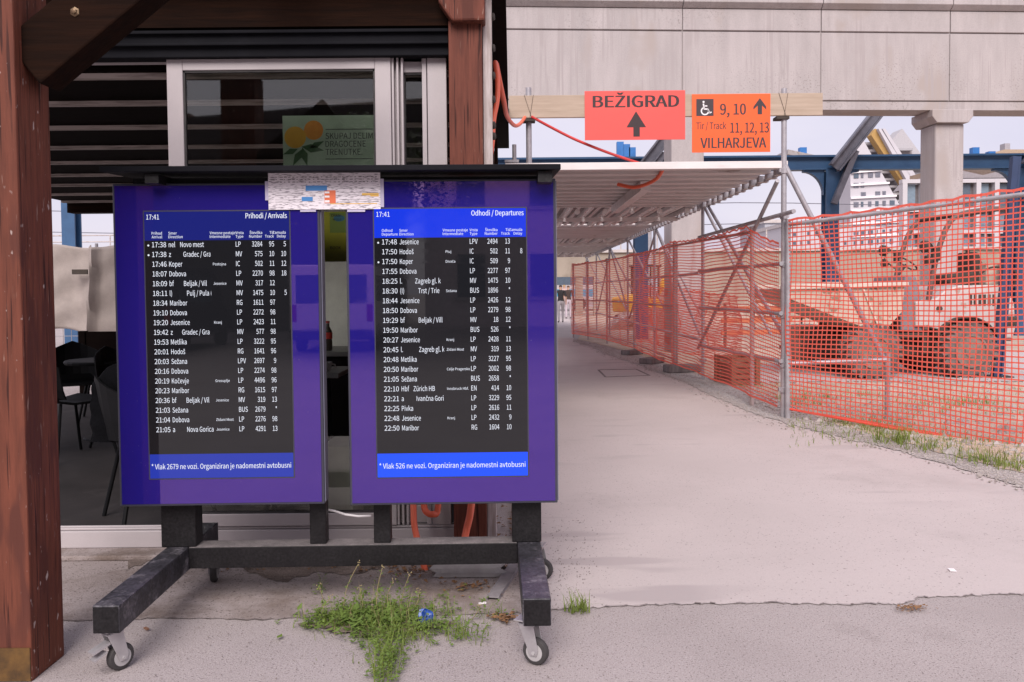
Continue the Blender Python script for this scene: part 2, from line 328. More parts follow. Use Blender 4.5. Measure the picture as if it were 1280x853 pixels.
# ---------------------------------------------------------------- lettering
_tc = {}
FONT = None
try:      # the sans-serif that ships with Blender itself; the built-in face is the fallback
    import os
    for d_ in (bpy.utils.system_resource('DATAFILES', path='fonts'),):
        f_ = os.path.join(d_ or '', 'Noto Sans CJK Regular.woff2')
        if d_ and os.path.exists(f_): FONT = bpy.data.fonts.load(f_)
except Exception: FONT = None
print('FONT', FONT)
BASE = {'š': 's', 'ž': 'z', 'č': 'c', 'Š': 'S', 'Ž': 'Z', 'Č': 'C', 'ł': 'l'}
def glyphs(txt):
    """outline of a word as 2-D faces; carons are set by hand over the plain letter"""
    if txt in _tc: return _tc[txt]
    plain = ''.join(BASE.get(c, c) for c in txt)
    cu = bpy.data.curves.new('lettering', 'FONT'); cu.body = plain; cu.size = 1.0; cu.resolution_u = 3; cu.fill_mode = 'FRONT'
    if FONT: cu.font = FONT
    o = bpy.data.objects.new('lettering', cu)
    me = o.to_mesh()
    vs = [(v.co.x, v.co.y) for v in me.vertices]; fs = [tuple(p.vertices) for p in me.polygons]
    o.to_mesh_clear(); bpy.data.objects.remove(o); bpy.data.curves.remove(cu)
    for i, c in enumerate(txt):
        if c in BASE and c != 'ł':
            e = glyphs(plain[:i + 1])[3]; wv, _, a, b = glyphs(plain[i]); cx = e - (b - a) / 2; k_ = cap_h(); y = max(q[1] for q in wv) + .07 * k_
            n = len(vs); vs += [(cx + k_ * dx, y + k_ * dz) for dx, dz in ((-.23, .20), (-.12, .20), (0, .09), (.12, .20), (.23, .20), (.06, 0), (-.06, 0))]
            fs += [(n, n + 6, n + 2, n + 1), (n + 6, n + 5, n + 2), (n + 5, n + 4, n + 3, n + 2)]
    x0 = min((v[0] for v in vs), default=0); x1 = max((v[0] for v in vs), default=0)
    _tc[txt] = (vs, fs, x0, x1); return _tc[txt]
CAP = 0.0
def cap_h():
    global CAP
    if not CAP: vs = glyphs('H')[0]; CAP = max(v[1] for v in vs)
    return CAP
def text(mb, txt, x, z, y, cap, xs=1.0, align='l', width=None, bold=0.0, clip=None):
    """lettering on the plane y facing -y: baseline z, capital height cap; width overrides xs; clip = (xmin, xmax); bold thickens the stems"""
    vs, fs, x0, x1 = glyphs(txt); k = cap / cap_h(); kx = k * xs
    if width: kx = width / max(1e-6, x1 - x0)
    wd = (x1 - x0) * kx
    ox = x - {'l': 0, 'r': wd, 'c': wd / 2}[align]
    sh = [(0, 0)] if bold <= 0 else [(-bold * cap, 0), (bold * cap, .00012), (0, .00024)]
    for dx, dy in sh:
        out_ = [Vector((ox + (v[0] - x0) * kx + dx, y - dy, z + v[1] * k)) for v in vs]
        if clip:
            for q in out_: q.x = min(max(q.x, clip[0]), clip[1])
        mb.add(out_, fs)
    return ox + wd

# ================================================================ THE SETTING
def sheet(name, pts, z, m):
    mb = MB(); mb.ngon([Vector((p[0], p[1], z)) for p in pts]); return structure(mb.build(name, m, recalc=False))
mb = MB(); n_ = 400.0
mb.ngon([(-n_, -n_, 0), (n_, -n_, 0), (n_, n_, 0), (-n_, n_, 0)])
structure(mb.build('ground', M['tar']))
crack_px = [(-500, 782), (80, 777), (200, 774), (330, 776), (470, 770), (640, 768), (700, 763), (760, 760), (820, 757), (900, 756), (960, 755), (1040, 757),
            (1100, 756), (1122, 757), (1150, 748), (1180, 747), (1230, 745), (1280, 744), (1400, 742), (1600, 738)]
crack = []
for i in range(len(crack_px) - 1):
    a, b = G(*crack_px[i]), G(*crack_px[i + 1]); k = 14
    for j in range(k):
        p = a.lerp(b, j / k); crack.append(Vector((p.x + rnd.uniform(-.012, .012), p.y + rnd.uniform(-.012, .012), 0)))
crack.append(G(*crack_px[-1]))
mono = [crack[0]]
for q in crack[1:]:
    if q.x > mono[-1].x + .006: mono.append(q)
crack = mono
kerb_px = [(1600, 725), (1400, 655), (1280, 612), (1200, 587), (1100, 558), (1040, 545), (985, 531), (935, 515), (893, 497), (850, 476), (800, 458), (760, 444), (738, 434), (716, 427)]
kerb = [G(*p) for p in kerb_px]
edge_px = [(1600, 690), (1400, 630), (1280, 594), (1200, 574), (1100, 547), (1040, 530), (1000, 514), (960, 497), (905, 480), (868, 467), (815, 450), (775, 438), (745, 430), (722, 425)]
edge = [G(*p) for p in edge_px]
def wiggle(pts, amp, k=10):
    o = []
    for a, b in zip(pts[:-1], pts[1:]):
        for j in range(k):
            p = a.lerp(b, j / k); o.append(Vector((p.x + rnd.uniform(-amp, amp), p.y + rnd.uniform(-amp, amp), 0)))
    o.append(pts[-1]); return o
kerb = wiggle(kerb, 0.03); edge = wiggle(edge, 0.035)
YF = 4.66
path_pts = crack + kerb + [Vector((1.9, 60, 0)), Vector((-3, 60, 0)), Vector((-0.12, 20, 0)), Vector((-0.12, YF - .75, 0)), Vector((-.3, YF - .9, 0)), Vector((-6, YF - .9, 0))]
# the smooth concrete path to the right of the board and the dirty slab in front of the kiosk
split = min(range(len(crack)), key=lambda i: abs(crack[i].x - 0.06))
slab_edge = wiggle([crack[split], Vector((0.02, 3.6, 0)), Vector((-0.05, 4.2, 0)), Vector((-0.08, 4.7, 0))], 0.02, 6)
YC_ = 4.15
def front_strip(name, line, z, m, rest):
    mb = MB()
    for a, b in zip(line[:-1], line[1:]): mb.quad((a.x, a.y, z), (b.x, b.y, z), (b.x, YC_, z), (a.x, YC_, z))
    mb.ngon([Vector((q[0], q[1], z)) for q in rest]); return structure(mb.build(name, m))
xs_ = crack[split].x
front_strip('pavement', crack[:split + 1], 0.004, M['slab'], [(crack[0].x, YC_), (xs_, YC_), (-.02, 4.7), (-6, 4.7)])
front_strip('path', crack[split:], 0.0045, M['path'], [(xs_, YC_), (kerb[0].x, YC_)] + [(q.x, q.y) for q in kerb] + [(2.0, 27), (4.5, 70), (-4, 70), (-.08, 30), (-.02, 4.7)])
sheet('gravel_verge', kerb + edge[::-1], 0.010, M['gravel'])
sheet('construction_ground', edge + [Vector((2.2, 27, 0)), Vector((4.8, 70, 0)), Vector((90, 70, 0)), Vector((60, 3, 0))], 0.014, M['soil'])
mb = MB()
for i in range(len(crack) - 1):
    a, b = crack[i], crack[i + 1]; wd = 0.001 + 0.005 * rnd.random() ** 3
    wd2 = wd
    d = (b - a).normalized(); nrm = Vector((-d.y, d.x, 0))
    if rnd.random() < 0.45: continue
    z = Vector((0, 0, 0.009)); mb.quad(a - nrm * wd + z, b - nrm * wd2 + z, b + nrm * wd2 + z, a + nrm * wd + z)
structure(mb.build('pavement_crack', M['crack']))
# concrete strip the dumper stands on
sp = [G(930, 480), G(1120, 478), G(1290, 479), G(1500, 480), G(1500, 452), G(1280, 440), G(1000, 447), G(940, 462)]
sheet('concrete_strip', wiggle(sp, 0.03, 5), 0.022, M['path'])
# inspection cover in the path
mh = MB(); q = [G(748, 463), G(795, 462), G(812, 470), G(757, 472)]
for a, b in zip(q, q[1:] + q[:1]): mh.bar(a + Vector((0, 0, .006)), b + Vector((0, 0, .006)), .035, .008)
tag(mh.build('inspection_cover', M['concrete_dark']), 'rectangular frame of an inspection cover set flush in the concrete path', 'cover')

# ================================================================ OVERPASS
br = Frame((P(855, 443, 19.0).x, 19.0, 0), R(3.2))
bridge = thing('concrete_overpass', 'grey weathered concrete overpass crossing above the path and building site', 'overpass', br.loc, br.rz)
zb, z1, z2, z3, z4 = (br.pt(1000, y).z for y in (137, 126, 40, 13, 1))
joints = [-14] + [br.pt(x, 80).x for x in (853, 1026, 1187)] + [10.5, 15, 20, 26]
mb = MB()
for a, b in zip(joints[:-1], joints[1:]):
    mb.bx(a + .010, b - .010, 0, .5, z1 + .012, z2 - .014)
    mb.bx(a + .010, b - .010, -.02, .5, z2 + .014, z3)
mb.bx(-14, 26, .03, .72, z1, z3 + .4)
mb.build('girder', M['concrete'], bridge, bevel=.012, local=True)
mb = MB(); mb.bx(-14, 26, .02, .70, zb, z1 - .012); mb.build('soffit', M['concrete'], bridge, local=True)
mb = MB()
for a, b in zip(joints[:-1], joints[1:]):
    mb.prism([(-.02, z3 + .02), (-.14, z3 + .12), (-.14, z4 + .05), (-.10, z4 + .25), (-.10, z4 + 1.0), (.3, z4 + 1.0), (.3, z3 + .02)], a + .008, b - .008, 'x')
mb.build('coping', M['concrete'], bridge, local=True, bevel=.01)
for x0, x1, dep, flare in ((br.pt(840, 300).x, br.pt(881, 300).x, .75, 0), (br.pt(1170, 230).x, br.pt(1206, 230).x, .66, 1)):
    mb = MB(); mb.bx(x0, x1, .04, .04 + dep, 0, zb - (.3 if flare else 0) - .003); pier = mb.build('pier', M['concrete'], bridge, bevel=.04, local=True)
    if flare:
        mb = MB()
        mb.prism([(x0 - .14, zb - .16), (x0 - .14, zb - .003), (x1 + .14, zb - .003), (x1 + .14, zb - .16), (x1 + .03, zb - .30), (x0 - .03, zb - .30)], -.08, .18 + dep)
        mb.build('capital', M['concrete'], pier, local=True, bevel=.015)

# ================================================================ BLUE STEEL FRAME OF THE PLATFORM ROOF
YB = 24.5
frame = thing('platform_roof_frame', 'blue steel platform roof frame with haunched columns behind the overpass', 'steel frame', (P(1037, 400, YB).x, YB, 0))
bz0, bz1 = P(1037, 213, YB).z, P(1037, 195, YB).z
cols = [P(1037, 400, YB).x + k * (P(1273, 400, YB).x - P(1037, 400, YB).x) for k in (-4, -3, -2, -1, 0, 1, 2)]
mb = MB(); mb.bx(cols[0] - 2, cols[-1] + 3, YB - .05, YB + .05, bz0, bz1)
mb.bx(cols[0] - 2, cols[-1] + 3, YB - .16, YB + .16, bz1 - .05, bz1 + .004); mb.bx(cols[0] - 2, cols[-1] + 3, YB - .16, YB + .16, bz0 - .004, bz0 + .05)
mb.build('beam', M['blue_steel'], frame)
for k, x in enumerate(cols):
    mb = MB(); mb.bx(x - .19, x + .19, YB - .2, YB - .15, 0, bz0 - .01); mb.bx(x - .03, x + .03, YB - .15, YB + .15, 0, bz0 - .01); mb.bx(x - .19, x + .19, YB + .15, YB + .2, 0, bz0 - .01)
    c = mb.build('column', M['blue_steel'], frame)
    for sgn in (-1, 1):
        mb = MB(); n = 8; poly = [(x + sgn * .2, bz0 - .012), (x + sgn * .80, bz0 - .012)]
        for i in range(n + 1):
            t = i / n * math.pi / 2; poly.append((x + sgn * (.80 - .58 * math.sin(t)), bz0 - .06 - .66 * (1 - math.cos(t))))
        mb.prism(poly, YB - .09, YB + .09); mb.build('haunch', M['blue_steel'], c)
    if k >= 3:   # raking strut up to the roof
        mb = MB(); a = Vector((x - .02, YB - .36, bz0 + .02)); b = a + Vector((1.62, 0, 2.05))
        for off in (-.14, .14): mb.bar(a + Vector((off * .8, 0, -off * .62)), b + Vector((off * .8, 0, -off * .62)), .26, .045, (0.6, 0, -.8))
        mb.bar(a, b, .05, .23, (.78, 0, -.62)); mb.bar(Vector((x - .02, YB - .34, bz0 - 1.0)), a + Vector((.62, .03, .48)), .16, .16); mb.build('strut', M['grey_steel'], frame)
for a_, b_, c_, d_ in (((985, 187), (1033, 197), .5, 1.4), ((1207, 193), (1262, 205), .5, 1.4)):
    q0_, q1_ = P(*a_, YB + .5), P(*b_, YB + .5); mb = MB(); mb.prism([(q0_.x, q0_.z - .14), (q0_.x, q0_.z), (q1_.x, q1_.z), (q1_.x, q1_.z - .14)], YB + .5, YB + 1.9); mb.build('roof_sheet', M['pale_paint'], frame)
mb = MB()
for px, py in ((775, 183), (783, 186), (790, 190), (1003, 190), (1218, 190), (1238, 195), (1262, 199)):
    p = P(px, py, YB + 1.0); mb.bx(p.x - .1, p.x + .1, p.y - .1, p.y + .1, bz1 + .004, p.z + .12)
mb.build('clamp', mat('sky_blue_plastic', (.04, .20, .55), .5), frame)

# ================================================================ FAR WALL, BUILDINGS
YW = 46.0
wl = thing('retaining_wall', 'long tan concrete retaining wall far behind the building site', 'wall', (10, YW, 0))
zt = P(1000, 314, YW).z
mb = MB(); mb.bx(-60, 4.5, YW, YW + .6, zt - 1.3, zt); mb.bx(4.5, 60, YW, YW + .6, 0, zt); mb.build('wall_face', M['tan'], wl)
mb = MB(); mb.bx(-60, 60, YW - .15, YW + .7, zt + .004, zt + .16); mb.build('coping', M['pale_paint'], wl)
mb = MB()
for i in range(60): mb.cyl((-58 + i * 2, YW + .2, zt + .16), (-58 + i * 2, YW + .2, zt + 1.2), .04, 6)
for h in (.5, .85, 1.2): mb.cyl((-59, YW + .2, zt + h), (-4, YW + .2, zt + h), .035, 6)
mb.build('railing', M['pale_paint'], wl)
mb = MB(); p = P(724, 330, YW); mb.bx(p.x - .2, p.x + .2, YW + .05, YW + .5, 0, zt - 1.303); mb.build('pier', M['tan'], wl)

def facade_windows(name, mbm, parent, rects, y, depth=.25):
    for (x0, x1, z0, z1) in rects: pass
def poly_px(pts, Y): return [(P(x, y, Y).x, P(x, y, Y).z) for x, y in pts]
# white pyramid-shaped apartment block
YP = 150.0
pyr = thing('terraced_tower', 'white pyramid shaped apartment tower with stepped terraces and ochre wedge', 'building', (P(1095, 300, YP).x, YP, 0))
mb = MB(); mb.prism(poly_px([(1063, 345), (1063, 206), (1078, 173), (1131, 268), (1131, 345)], YP), YP, YP + 5); body = mb.build('front_block', M['white_bldg'], pyr)
k = 0
for ry in range(205, 312, 12):
    for rx in range(1067, 1128, 9):
        if (ry < 216 and rx < 1069) or rx + 6 > 1078 + (ry - 173) * 0.55: continue
        if rnd.random() < .12: continue
        a, b = P(rx, ry - (rx - 1067) * .05, YP), P(rx + rnd.choice((3, 4, 6)), ry + 6 - (rx - 1067) * .05, YP)
        mb = MB(); mb.bx(a.x, b.x, YP - .12, YP + .2, b.z, a.z); mb.build('window', M['win_dark'] if rnd.random() < .6 else M['grey_steel'], body)
mb = MB()
for ry in range(216, 312, 16):
    a, b = P(1063, ry, YP), P(1131, ry - 3, YP)
    lim = min(1131, 1078 + (ry - 173) * .557); b = P(lim, ry - 3, YP)
    mb.bar((a.x, YP - .2, a.z), (b.x, YP - .2, b.z), .4, .35)
mb.build('floor_band', M['white'], body)
mb = MB(); mb.prism(poly_px([(1089, 169), (1094, 161), (1098, 162), (1149, 252), (1144, 252)], YP + 4), YP + 4, YP + 6); mb.build('ochre_wedge', M['yellow_bldg'], pyr)
mb = MB(); mb.prism(poly_px([(1098, 161), (1101.5, 161), (1154, 246), (1154, 254), (1149, 254)], YP + 3), YP + 3, YP + 6); mb.prism(poly_px([(1103, 161), (1106.5, 161), (1160, 242), (1160, 252), (1155, 250)], YP + 3), YP + 3, YP + 6); mb.build('raking_wall', M['white_bldg'], pyr)
mb = MB(); mb.prism(poly_px([(1112, 178), (1128, 161), (1160, 205), (1175, 260), (1175, 345), (1125, 345), (1125, 230)], YP + 10), YP + 10, YP + 14); mb.build('rear_block', mat('pale_grey_cladding', (.46, .44, .455), .8), pyr)
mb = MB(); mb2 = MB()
for i, ry in enumerate(range(178, 300, 9)):
    x0 = 1079 + (ry - 173) * .557; x1 = 1091 + (ry - 168) * .59
    a, b = P(x0, ry, YP + 6), P(min(x1, 1160), ry + 2.5, YP + 6)
    mb.bx(a.x, b.x, YP + 6, YP + 9, b.z, a.z)
    a, b = P(x0 + 1, ry + 2.5, YP + 8), P(min(x1, 1160), ry + 9, YP + 8)
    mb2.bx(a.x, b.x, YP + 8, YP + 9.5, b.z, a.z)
for i, ry in enumerate(range(186, 236, 11)):
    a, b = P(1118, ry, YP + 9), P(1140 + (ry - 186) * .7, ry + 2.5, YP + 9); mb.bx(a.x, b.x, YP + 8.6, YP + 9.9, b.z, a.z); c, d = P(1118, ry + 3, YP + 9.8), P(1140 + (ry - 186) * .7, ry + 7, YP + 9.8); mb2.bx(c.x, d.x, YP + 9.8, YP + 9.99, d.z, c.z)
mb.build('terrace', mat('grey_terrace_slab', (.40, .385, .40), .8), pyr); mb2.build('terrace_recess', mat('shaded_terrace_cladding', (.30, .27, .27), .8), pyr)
# low building with large gridded windows
YL = 62.0
low = thing('gridded_building', 'low modern building with pale window grid and grey upper storey', 'building', (P(1220, 300, YL).x, YL, 0))
x0, x1 = P(1131, 300, YL).x, P(1420, 300, YL).x
zr = P(1215, 224, YL).z
sk_ = (YL + 12) / YL
mb = MB(); mb.prism([(x0, YL + .5), (x1, YL + .5), (x1 * sk_, YL + 12), (x0 * sk_, YL + 12)], 0, zr - .3, 'z'); mb.build('wall', mat('grey_cladding', (.15, .13, .135), .7), low)
cx = x0
pitch = P(1232, 300, YL).x - P(1209, 300, YL).x
mbf = MB(); mbw = MB()
zrow = [P(1215, y, YL).z for y in (226, 262, 290, 314, 345, 380)]
i = 0
while cx < x1:
    mbf.bx(cx - .17, cx + .17, YL, YL + .6, 0, zr); cx += pitch
for z in zrow: mbf.bx(x0 - .2, x1, YL + .02, YL + .58, z - .14, z + .14)
mbf.build('window_grid', M['white_bldg'], low)
cx = x0; kk = 0
while cx < x1 - pitch and kk < 70:
    for a, b in zip(zrow[1:4], zrow[:3]):
        mb = MB(); mb.bx(cx + .32, cx + pitch - .42, YL + .40, YL + .52, a + .16, b - .18); mb.build('window', M['win_blue'] if rnd.random() < .8 else M['win_dark'], low); kk += 1
    cx += pitch
mb = MB(); mb.prism([(x0 + 3.6, zr + .2), (x0 + 4.2, zr + .9), (x1, zr + .5), (x1, zr + .2)], YL + 1.0, YL + 10); mb.build('upper_storey', mat('grey_roof_cladding', (.30, .27, .28), .7), low)
# beige block far right
YG = 95.0
bb = MB(); bb.prism(poly_px([(1216, 250), (1216, 198), (1256, 187), (1300, 187), (1300, 250)], YG), YG, YG + 15)
bg_ = thing('beige_block', 'beige block with a small roof vent above the blue frame on the right', 'building', (P(1250, 250, YG).x, YG, 0))
bb.build('wall', M['beige'], bg_)
p = P(1266, 183, YG); mb = MB(); mb.bx(p.x - .3, p.x + .3, YG + 1, YG + 2, p.z - .4, p.z + .5); mb.build('roof_vent', M['galv'], bg_)
# white long block and grey block, left of the tower
def block(name, label, px0, px1, py0, py1, Y, wallm, wins, step):
    t = thing(name, label, 'building', (P((px0 + px1) / 2, py1, Y).x, Y, 0))
    a, b = P(px0, py0, Y), P(px1, py1, Y); mb = MB(); mb.bx(a.x, b.x, Y, Y + 14, 0, a.z); mb.build('wall', wallm, t)
    mb = MB(); mb.bx(a.x - .2, b.x + .2, Y - .2, Y + 14.2, a.z + .004, a.z + .5); mb.build('roof', M['pale_paint'], t)
    y = py0 + 6
    while y < py1 - 6:
        x = px0 + 4
        while x < px1 - 5:
            if rnd.random() < .8:
                c, d = P(x, y, Y), P(x + wins[0], y + wins[1], Y); mb = MB(); mb.bx(c.x, d.x, Y - .06, Y + .2, d.z, c.z); mb.build('window', M['win_dark'], t)
            x += step[0]
        y += step[1]
block('white_long_block', 'long white apartment block with small dark windows behind the scaffold braces', 978, 1062, 284, 340, 118, M['white_bldg'], (4, 5), (9, 11))
block('grey_block', 'narrow grey office block left of the long white block', 956, 976, 279, 340, 130, mat('grey_render', (.38, .38, .42), .8), (3, 5), (6, 9))
# catenary masts and a lamp far behind
for i, (px, y0, Y, lab) in enumerate(((812, 262, 40, 'thin grey catenary mast beside the left pier above the fence'), (727, 268, 70, 'thin grey catenary mast seen far off below the scaffold roof'))):
    t = thing('catenary_mast', lab, 'mast', (P(px, 400, Y).x, Y, 0)); h = P(px, y0, Y).z + 1.5; x = P(px, 400, Y).x
    mb = MB(); mb.cyl((x, Y, 0), (x, Y, h), .11, 8); mb.build('pole', M['galv'], t)
    mb = MB(); mb.cyl((x, Y, h - .8), (x + 2.6, Y, h - .3), .05, 6); mb.cyl((x, Y, h - 1.6), (x + 2.6, Y, h - .3), .035, 6); mb.build('bracket', M['galv'], t)
mb = MB()
for y, z in ((5.9, 0), (7.4, .6)): mb.tube([(-40 + i * 4, 60, y + .15 * math.cos(i * .9)) for i in range(26)], .03, 5)
tag(mb.build('overhead_wire', M['grey_steel']), 'pair of thin overhead wires strung across the far sky', 'wire')

# ================================================================ WOODEN KIOSK
ki = thing('wooden_kiosk', 'brown timber station cafe with sliding glass door and open slatted veranda', 'kiosk', (-3, YF, 0))
XR = -0.165
# front roof post, at left
XP1 = G(80, 820).x; yp0, yp1 = 3.10, 3.33
mb = MB(); mb.bx(XP1 - .24, XP1, yp0, yp1, 0.0, 3.0); post = mb.build('front_post', M['wood_end'], ki, bevel=.006)
mb = MB(); mb.bx(XP1 - .16, XP1 - .004 + .001, yp0 - .006, yp0 - .001, 0.005, .13); mb.bx(XP1 - .244, XP1 - .16, yp0 - .006, yp0 - .001, .005, .13)
mb.build('foot_plate', mat('tarnished_brass_plate', (.22, .12, .04), .45, (.10, .06, .03), 12, metal=.5), post)
mb = MB(); 
for zz in (1.30, .035): mb.lathe((XP1 - .20, yp0 - .007, zz), (0, -1, 0), [(0, .012), (.008, .010), (.010, .002)], 10)
mb.build('bolt', M['zinc'], post)
# second front post, beside the camera (seen reflected in the screens)
# knee brace with bolt
a, b = Vector((XP1 - .05, 3.22, 2.20)), Vector((XP1 + .95, 3.22, 3.02))
mb = MB(); mb.bar(P(40, 84, 3.22), P(215, -62, 3.22), .14, .21, (0, 0, 1)); kb = mb.build('knee_brace', M['wood_shaded'], ki, bevel=.008)
p = P(92, 14, 3.14); mb = MB(); mb.lathe((p.x, 3.152, p.z), (0, -1, 0), [(0, .019), (.005, .018), (.008, .011), (.014, .010), (.016, .004)], 6); mb.build('bolt', mat('rusty_bolt', (.24, .17, .10), .5, (.12, .07, .04), 40, metal=.6), kb)
# wall post at the right of the door with corbel
wx0, wx1 = P(561, 100, 4.55).x, P(603, 100, 4.55).x
mb = MB(); mb.bx(wx0, wx1, 4.55, 4.74, 0.012, P(580, 26, 4.55).z); wp = mb.build('wall_post', M['wood'], ki, bevel=.005)
zc = P(580, 27, 4.50).z; cx0 = P(553, 10, 4.50).x; cx1 = P(606, 10, 4.50).x
mb = MB(); mb.prism([(cx0 + .05, zc), (cx1, zc + .002), (cx1, 3.2), (cx0 - .06, 3.2), (cx0 - .02, zc + .10)], 4.49, 4.76); mb.build('corbel', M['wood'], wp, bevel=.012)
# header beam and dark fascia over the door
zh0, zh1 = P(350, 71, 4.60).z, P(350, 36, 4.60).z
mb = MB(); mb.bx(-6, wx0 - .004, 4.58, 4.74, zh1 + .004, 3.16); mb.build('header_beam', M['wood_shaded'], ki)
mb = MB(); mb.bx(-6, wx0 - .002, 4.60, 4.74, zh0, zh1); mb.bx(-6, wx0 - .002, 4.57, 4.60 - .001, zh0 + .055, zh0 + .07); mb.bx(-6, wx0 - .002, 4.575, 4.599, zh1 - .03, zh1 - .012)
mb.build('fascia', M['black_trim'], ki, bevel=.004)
# roof above everything (out of frame, cut back so light reaches the front)
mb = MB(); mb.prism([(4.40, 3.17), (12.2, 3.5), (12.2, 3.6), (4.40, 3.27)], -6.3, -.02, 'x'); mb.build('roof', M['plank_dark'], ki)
mb = MB(); mb.bx(-6.2, XP1 + 1.2, yp0 + .03, yp1 - .03, 3.003, 3.16); mb.build('added_eave_beam', M['wood_shaded'], ki)  # added beam and open rafters, unseen, letting light through to the front
for k in range(5): x = -5.6 + k * 1.1; mb = MB(); mb.bar((x, 2.7, 3.20), (x, 4.6, 3.30), .09, .12); mb.build('added_rafter', M['wood_shaded'], ki)
# ceiling, battens, end beam
zce = 2.70
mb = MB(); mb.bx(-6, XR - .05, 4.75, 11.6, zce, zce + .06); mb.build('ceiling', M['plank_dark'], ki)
mb = MB()
ylist = [FY for FY in [1.2 * 1050 / v for v in (268, 230, 201, 177, 159, 144, 132, 121, 112)]]
for y in ylist:
    if y < 4.76: y = 4.80
    mb.bx(-6, XR - .05, y, y + .05, zce - .028, zce - .001)
mb.build('batten', M['batten'], ki)
zeb0, zeb1 = P(100, 266, 11.4).z, P(100, 249, 11.4).z
mb = MB(); mb.bx(-6, XR - .05, 11.4, 11.6, zeb0, zce - .002); mb.build('end_beam', M['wood_shaded'], ki)
# side wall of lapped boards
mb = MB(); z = 0.02; k = 0
while z < 3.0:
    mb.prism([(XR, z), (XR - .035, z), (XR - .035, z + .148), (XR - .018, z + .148)], 4.76, 17.0) if False else mb.add(
        [(XR, 4.76, z), (XR - .04, 4.76, z), (XR - .04, 4.76, z + .148), (XR - .02, 4.76, z + .148), (XR, 12.5, z), (XR - .04, 12.5, z), (XR - .04, 12.5, z + .148), (XR - .02, 12.5, z + .148)],
        [(0, 1, 2, 3), (7, 6, 5, 4), (0, 3, 7, 4), (1, 5, 6, 2), (3, 2, 6, 7), (0, 4, 5, 1)]); z += .15
sw = mb.build('side_wall', mat('side_board_wood', (.20, .095, .065), .7, (.11, .05, .036), 4, (6, .6, 6), stain=(.34, .26, .23), sscale=3, sthr=(.6, .75)), ki)
mb = MB()
for y in (6.6, 8.6, 10.8, 12.3): mb.bx(XR + .001, XR + .035, y, y + .14, .02, 3.0)
mb.build('wall_batten', M['wood_shaded'], sw)
x6 = P(607, 100, 4.78).x
mb = MB(); mb.bx(wx1 + .003, wx1 + .05, 4.60, 4.72, .015, 3.1); cs = mb.build('corner_strip', mat('pale_corner_strip', (.50, .44, .43), .7, (.32, .26, .24), 6, (8, 8, 1)), ki)
mb = MB()
for zz in (2.95, 2.78, 2.63, 2.50, 2.36, 2.30):
    mb.lathe((wx1 + .052, 4.66, zz), (1, -.3, 0), [(0, .022), (.012, .020), (.016, .008)], 10)
mb.build('screw_head', M['mud'], cs)
# floor, threshold, back and inner walls
mb = MB(); mb.bx(-6, XR - .06, 4.74, 11.5, 0.0, .055); mb.build('floor', M['floor'], ki)
zth = P(140, 663, 4.66).z
mb = MB(); mb.bx(-6, wx0 - .003, 4.64, 4.735, .034, zth); mb.bx(-6, wx0 - .003, 4.655, 4.67, zth + .002, zth + .014); mb.bx(-6, wx0 - .003, 4.70, 4.715, zth + .002, zth + .014); mb.build('threshold', M['pvc'], ki, bevel=.004)
mb = MB(); x0, x1 = P(330, 400, 6.42).x, P(520, 400, 6.42).x; mb.bx(x0, x1, 6.42, 6.5, .056, 2.1); mb.build('inner_wall', M['wall_white'], ki)
mb = MB(); mb.bx(-6, wx0 - .003, 4.50, 4.738, .0045, .033); mb.build('step', M['slab'], ki, bevel=.008)
# sliding glass door: outer frame, two sashes
def sash(name, xl, xr, zlo, zhi, y0, st, pane_mat, d=.05, bot=None):
    mb = MB(); bt = bot or st
    mb.bx(xl, xl + st, y0, y0 + d, zlo, zhi); mb.bx(xr - st, xr, y0, y0 + d, zlo, zhi)
    mb.bx(xl + st, xr - st, y0, y0 + d, zhi - st, zhi); mb.bx(xl + st, xr - st, y0, y0 + d, zlo, zlo + bt)
    o = mb.build(name, M['pvc'], ki, bevel=.004)
    mb = MB(); e = .010
    for (a, b, c, dd) in ((xl + st, xl + st + e, zlo + bt, zhi - st), (xr - st - e, xr - st, zlo + bt, zhi - st), (xl + st, xr - st, zhi - st - e, zhi - st), (xl + st, xr - st, zlo + bt, zlo + bt + e)):
        mb.bx(a, b, y0 + .008, y0 + .03, c, dd)
    mb.build('gasket', M['rubber'], o)
    mb = MB(); mb.bx(xl + st - .003, xr - st + .003, y0 + .018, y0 + .024, zlo + bt - .003, zhi - st + .003); mb.build('pane', pane_mat, o)
    return o
fzt = P(520, 58, 4.66).z
ofx0, ofx1 = P(487, 100, 4.66).x, P(558, 100, 4.66).x
s1x0, s1x1 = P(210, 100, 4.66).x, P(489, 100, 4.66).x
s1t = P(350, 67, 4.64).z
sash('door_sash', s1x0, s1x1, zth + .02, s1t, 4.640, P(230, 100, 4.64).x - P(210, 100, 4.64).x, M['window_glass'], .045, bot=.07)
mb = MB(); mb.bx(ofx1 - .105, ofx1, 4.655, 4.73, zth + .016, fzt)
mb.bx(-6, ofx1 - .106, 4.66, 4.73, fzt - .05, fzt); mb.bx(-6, ofx1 - .106, 4.688, 4.694, fzt - .08, fzt - .05)
mb.bx(ofx1 - .135, ofx1 - .11, 4.66, 4.675, zth + .016, fzt - .052)
mb.build('door_frame', M['pvc'], ki, bevel=.004)
s2x0, s2x1 = P(487, 100, 4.69).x, P(548, 100, 4.69).x
sash('door_sash', s2x0, s2x1 + .02, zth + .02, fzt - .06, 4.688, P(505, 100, 4.69).x - P(488, 100, 4.69).x, M['window_glass'], .04, bot=.10)
mb = MB()
for dx in (.004, .03, .055): mb.bx(s1x1 + dx, s1x1 + dx + .012, 4.646, 4.686, zth + .02, fzt - .055)
mb.build('door_track', M['pvc'], ki, bevel=.002)
# conduit clips on the side wall, drain strip

